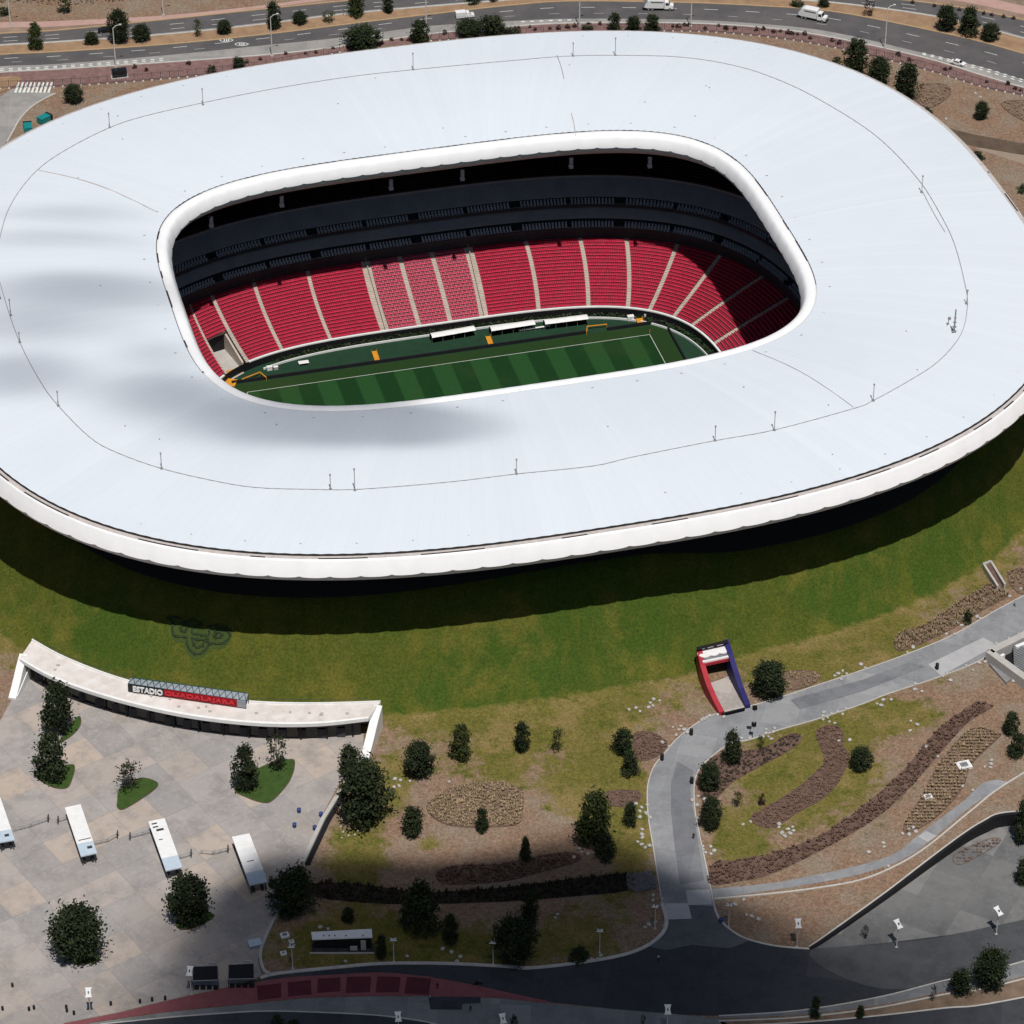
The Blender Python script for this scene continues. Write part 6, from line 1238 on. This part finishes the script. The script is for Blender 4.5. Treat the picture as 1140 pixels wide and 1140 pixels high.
for a in [(82,116,24,24,'round','round dark tree on bare soil near the crossing'),(236,83,12,13,'shrub','small dark bush at the roof edge, left'),(266,78,17,17,'oval','ragged small tree at the roof edge, left'),(404,60,44,36,'round','wide dark tree rising behind the roof'),(468,50,26,30,'oval','single upright tree behind the roof'),(523,44,34,24,'round','broad left half of the tree clump behind the roof'),(548,42,34,30,'oval','taller right half of the tree clump behind the roof'),(570,40,20,14,'shrub','low reddish bush right of the tree clump'),(655,35,14,12,'shrub','small bush behind the roof, left of three trees'),(684,36,18,23,'oval','left one of three dark trees behind the roof'),(705,36,20,21,'oval','middle one of three dark trees behind the roof'),(726,36,22,22,'oval','right one of three dark trees behind the roof'),(951,86,32,45,'oval','left one of three big trees at the right roof edge'),(978,99,30,37,'round','middle one of three big trees at the right roof edge'),(1007,114,32,48,'oval','right one of three big trees at the right roof edge'),(931,71,12,10,'shrub','low bush left of the big trees at the roof edge'),(1092,134,18,22,'round','lone round tree on the bare ground beyond the roof'),(1032,128,14,10,'shrub','dark bush on the planted patch beyond the roof'),(1086,178,18,9,'shrub','dry bush on the track beyond the roof'),(1140,214,16,8,'shrub','dark bush at the right edge on the bare ground')]:
    tree(*a[:6], None, None, BG2)
sr = random.Random(21)
for x in [150,163,210,275,290,318,340,352,371,388,425,436,447,455,458,495,560,577,590,596,612,622,632,640,668,749,755,762,766,785,800,808,818,842,850,861,869,878,882,888,896,902,926,934,1000,1012,1052,1058,1098,1122,1130,1136]:
    i = [k for k in range(len(XS)-1) if XS[k] <= x <= XS[k+1]][0]; t = (x-XS[i])/(XS[i+1]-XS[i]); c = C1[i][1]*(1-t)+C1[i+1][1]*t; f = F1[i][1]*(1-t)+F1[i+1][1]*t; y = c+(f-c)*sr.uniform(.15, .6); w = sr.uniform(4, 7)
    tree(x, y, w, w*.95, 'shrub', 'small dark shrub in the reddish strip between highway and fence', 'shrub', LEAFB, 'small shrubs of the reddish strip')
for i, x in enumerate([1016,1040,1050,1059,1068,1085,1095,1104,1117,1128]):
    tree(x, 4+(x-1016)*.16, 5, 5, 'shrub', 'small dark shrub along the pink pavement beyond the highway', 'shrub', LEAFB, 'small shrubs of the pink pavement')
# far hedgerow beyond the pink pavement
hr = smoothpath(Wp([(-40,-2),(20,0),(75,2),(130,-2),(180,-8)]), 5)
hm = hedge_mesh(hr, 5.0, 3.0, 8, 1.6); hm.v = [(x, y, z+GZ) for x, y, z in hm.v]; T(hm.build('hedgerow', LEAFD), 'dark hedgerow along the top left edge beyond the highway', 'hedge')
# ------------------------------------------------------------------ clouds (above and behind the camera's view; they shade parts of the ground and roof)
SUNEL, SUNAZ = R(66.0), (-0.08, 0.43)                              # shadow shift in metres per metre of height
def cloud(name, spots, z, tau, seed, nz):
    pts = []
    for px, py, rx, ry, a, zs in spots:
        x, y, _ = W(px, py, zs); k = mpp(px, py, zs); pts.append((x-SUNAZ[0]*(z-zs), y-SUNAZ[1]*(z-zs), rx/k, ry/k/.6, a))
    x0 = min(p[0]-2.4*p[2] for p in pts); x1 = max(p[0]+2.4*p[2] for p in pts); y0 = min(p[1]-2.4*p[3] for p in pts); y1 = max(p[1]+2.4*p[3] for p in pts)
    st = max(3.0, (x1-x0)/150); nx, ny = int((x1-x0)/st)+2, int((y1-y0)/st)+2; r = np.random.default_rng(seed)
    X, Y = np.meshgrid(x0+st*np.arange(nx), y0+st*np.arange(ny)); D = np.zeros_like(X)
    for a, b, sx, sy, w in pts: D = np.maximum(D, 0)+w*np.exp(-((X-a)/sx)**2-((Y-b)/sy)**2)
    Nz = np.zeros_like(X)
    for o in range(5):
        f = 2.0**o/90.0
        for _ in range(4): th = r.uniform(-.5, .5) if o < 3 else r.uniform(0, 3.1); Nz += np.sin((X*math.sin(th)*.6+Y*math.cos(th))*f*6.28+r.uniform(0, 6.28))*.5/(1.6**o)
    D = np.clip(D*(1+nz*Nz)-.05, 0, None)*40.0; D[0,:]=D[-1,:]=0; D[:,0]=D[:,-1]=0
    V = [(float(a), float(b), z+float(d)*.6) for a, b, d in zip(X.ravel(), Y.ravel(), D.ravel())]+[(float(a), float(b), z-float(d)*.4) for a, b, d in zip(X.ravel(), Y.ravel(), D.ravel())]
    F = []; n = nx*ny; dd = D.ravel()
    for j in range(ny-1):
        for i in range(nx-1):
            q = (j*nx+i, j*nx+i+1, (j+1)*nx+i+1, (j+1)*nx+i)
            if max(dd[k] for k in q) > 0: F.append(q); F.append(tuple(n+k for k in q[::-1]))
    me = bpy.data.meshes.new(name); me.from_pydata(V, [], F); m = bpy.data.materials.new('cloud_vapour'); m.use_nodes = True; nt = m.node_tree; nt.nodes.clear()
    out = nt.nodes.new('ShaderNodeOutputMaterial'); vs = nt.nodes.new('ShaderNodeVolumePrincipled'); vs.inputs['Density'].default_value = tau/40.0; vs.inputs['Color'].default_value = (.9,.9,.9,1); vs.inputs['Anisotropy'].default_value = .6
    nt.links.new(vs.outputs[0], out.inputs['Volume']); me.materials.append(m); o = bpy.data.objects.new(name, me); COL.objects.link(o); K(o); return o
RZ_ = 51
cloud('cloud', [(100,326,120,20,.65,RZ_),(30,362,100,20,.45,RZ_),(75,240,85,9,.35,RZ_),(70,268,100,10,.3,RZ_),(180,395,50,18,.25,RZ_),(330,470,125,26,.75,RZ_),(190,440,80,22,.5,RZ_),(465,476,80,18,.6,RZ_),(20,420,70,22,.5,RZ_)], 640, 1.25, 3, .16)
cloud('cloud', [(560,1085,230,60,1.6,GZ),(360,1060,120,55,1.3,GZ),(700,1105,130,60,1.3,GZ),(520,1160,310,60,1.5,GZ),(900,1120,150,45,.7,GZ),(250,1150,70,60,1.0,GZ),(300,1080,60,50,.8,GZ),(760,1090,100,45,.8,GZ),(600,1010,160,36,.75,GZ),(1050,1050,110,40,.22,GZ)], 640, 1.5, 6, .13)
# ------------------------------------------------------------------ light, sky, camera
world = bpy.data.worlds.new('World'); SC.world = world; world.use_nodes = True; nt = world.node_tree
bg = nt.nodes['Background']; sky = nt.nodes.new('ShaderNodeTexSky'); sky.sky_type = 'NISHITA'; sky.sun_disc = False; sky.sun_elevation = SUNEL
d = Vector((-SUNAZ[0], -SUNAZ[1], 1.0)).normalized()               # towards the sun
sky.sun_rotation = math.atan2(d.x, d.y); nt.links.new(sky.outputs[0], bg.inputs['Color']); bg.inputs['Strength'].default_value = SKYS
sun = bpy.data.lights.new('sun', 'SUN'); sun.energy = SUNS; sun.angle = R(.5); sun.color = (1, .965, .92); so = bpy.data.objects.new('sun', sun); COL.objects.link(so)
so.rotation_euler = d.to_track_quat('Z', 'Y').to_euler(); so.location = (0, -300, 900)
cam = bpy.data.cameras.new('camera'); cam.sensor_width = 36; cam.lens = FPX/1140*36; cam.clip_start = 1; cam.clip_end = 8000
co = bpy.data.objects.new('camera', cam); COL.objects.link(co); co.location = CAM; co.rotation_euler = (math.pi/2-TH, 0, 0); SC.camera = co
SC.view_settings.view_transform = 'Standard'; SC.view_settings.look = 'None'; SC.view_settings.exposure = EXPO; SC.view_settings.gamma = 1
SC.cycles.max_bounces = 6; SC.cycles.volume_bounces = 0; SC.cycles.transparent_max_bounces = 16
seen = {}
for o in ALLTAGS:
    if o['label'] in seen and 'group' not in o.keys(): print('DUP', o['label'])
    seen[o['label']] = 1; n = len(o['label'].split())
    if n < 4 or n > 16: print('LEN', n, o['label'])
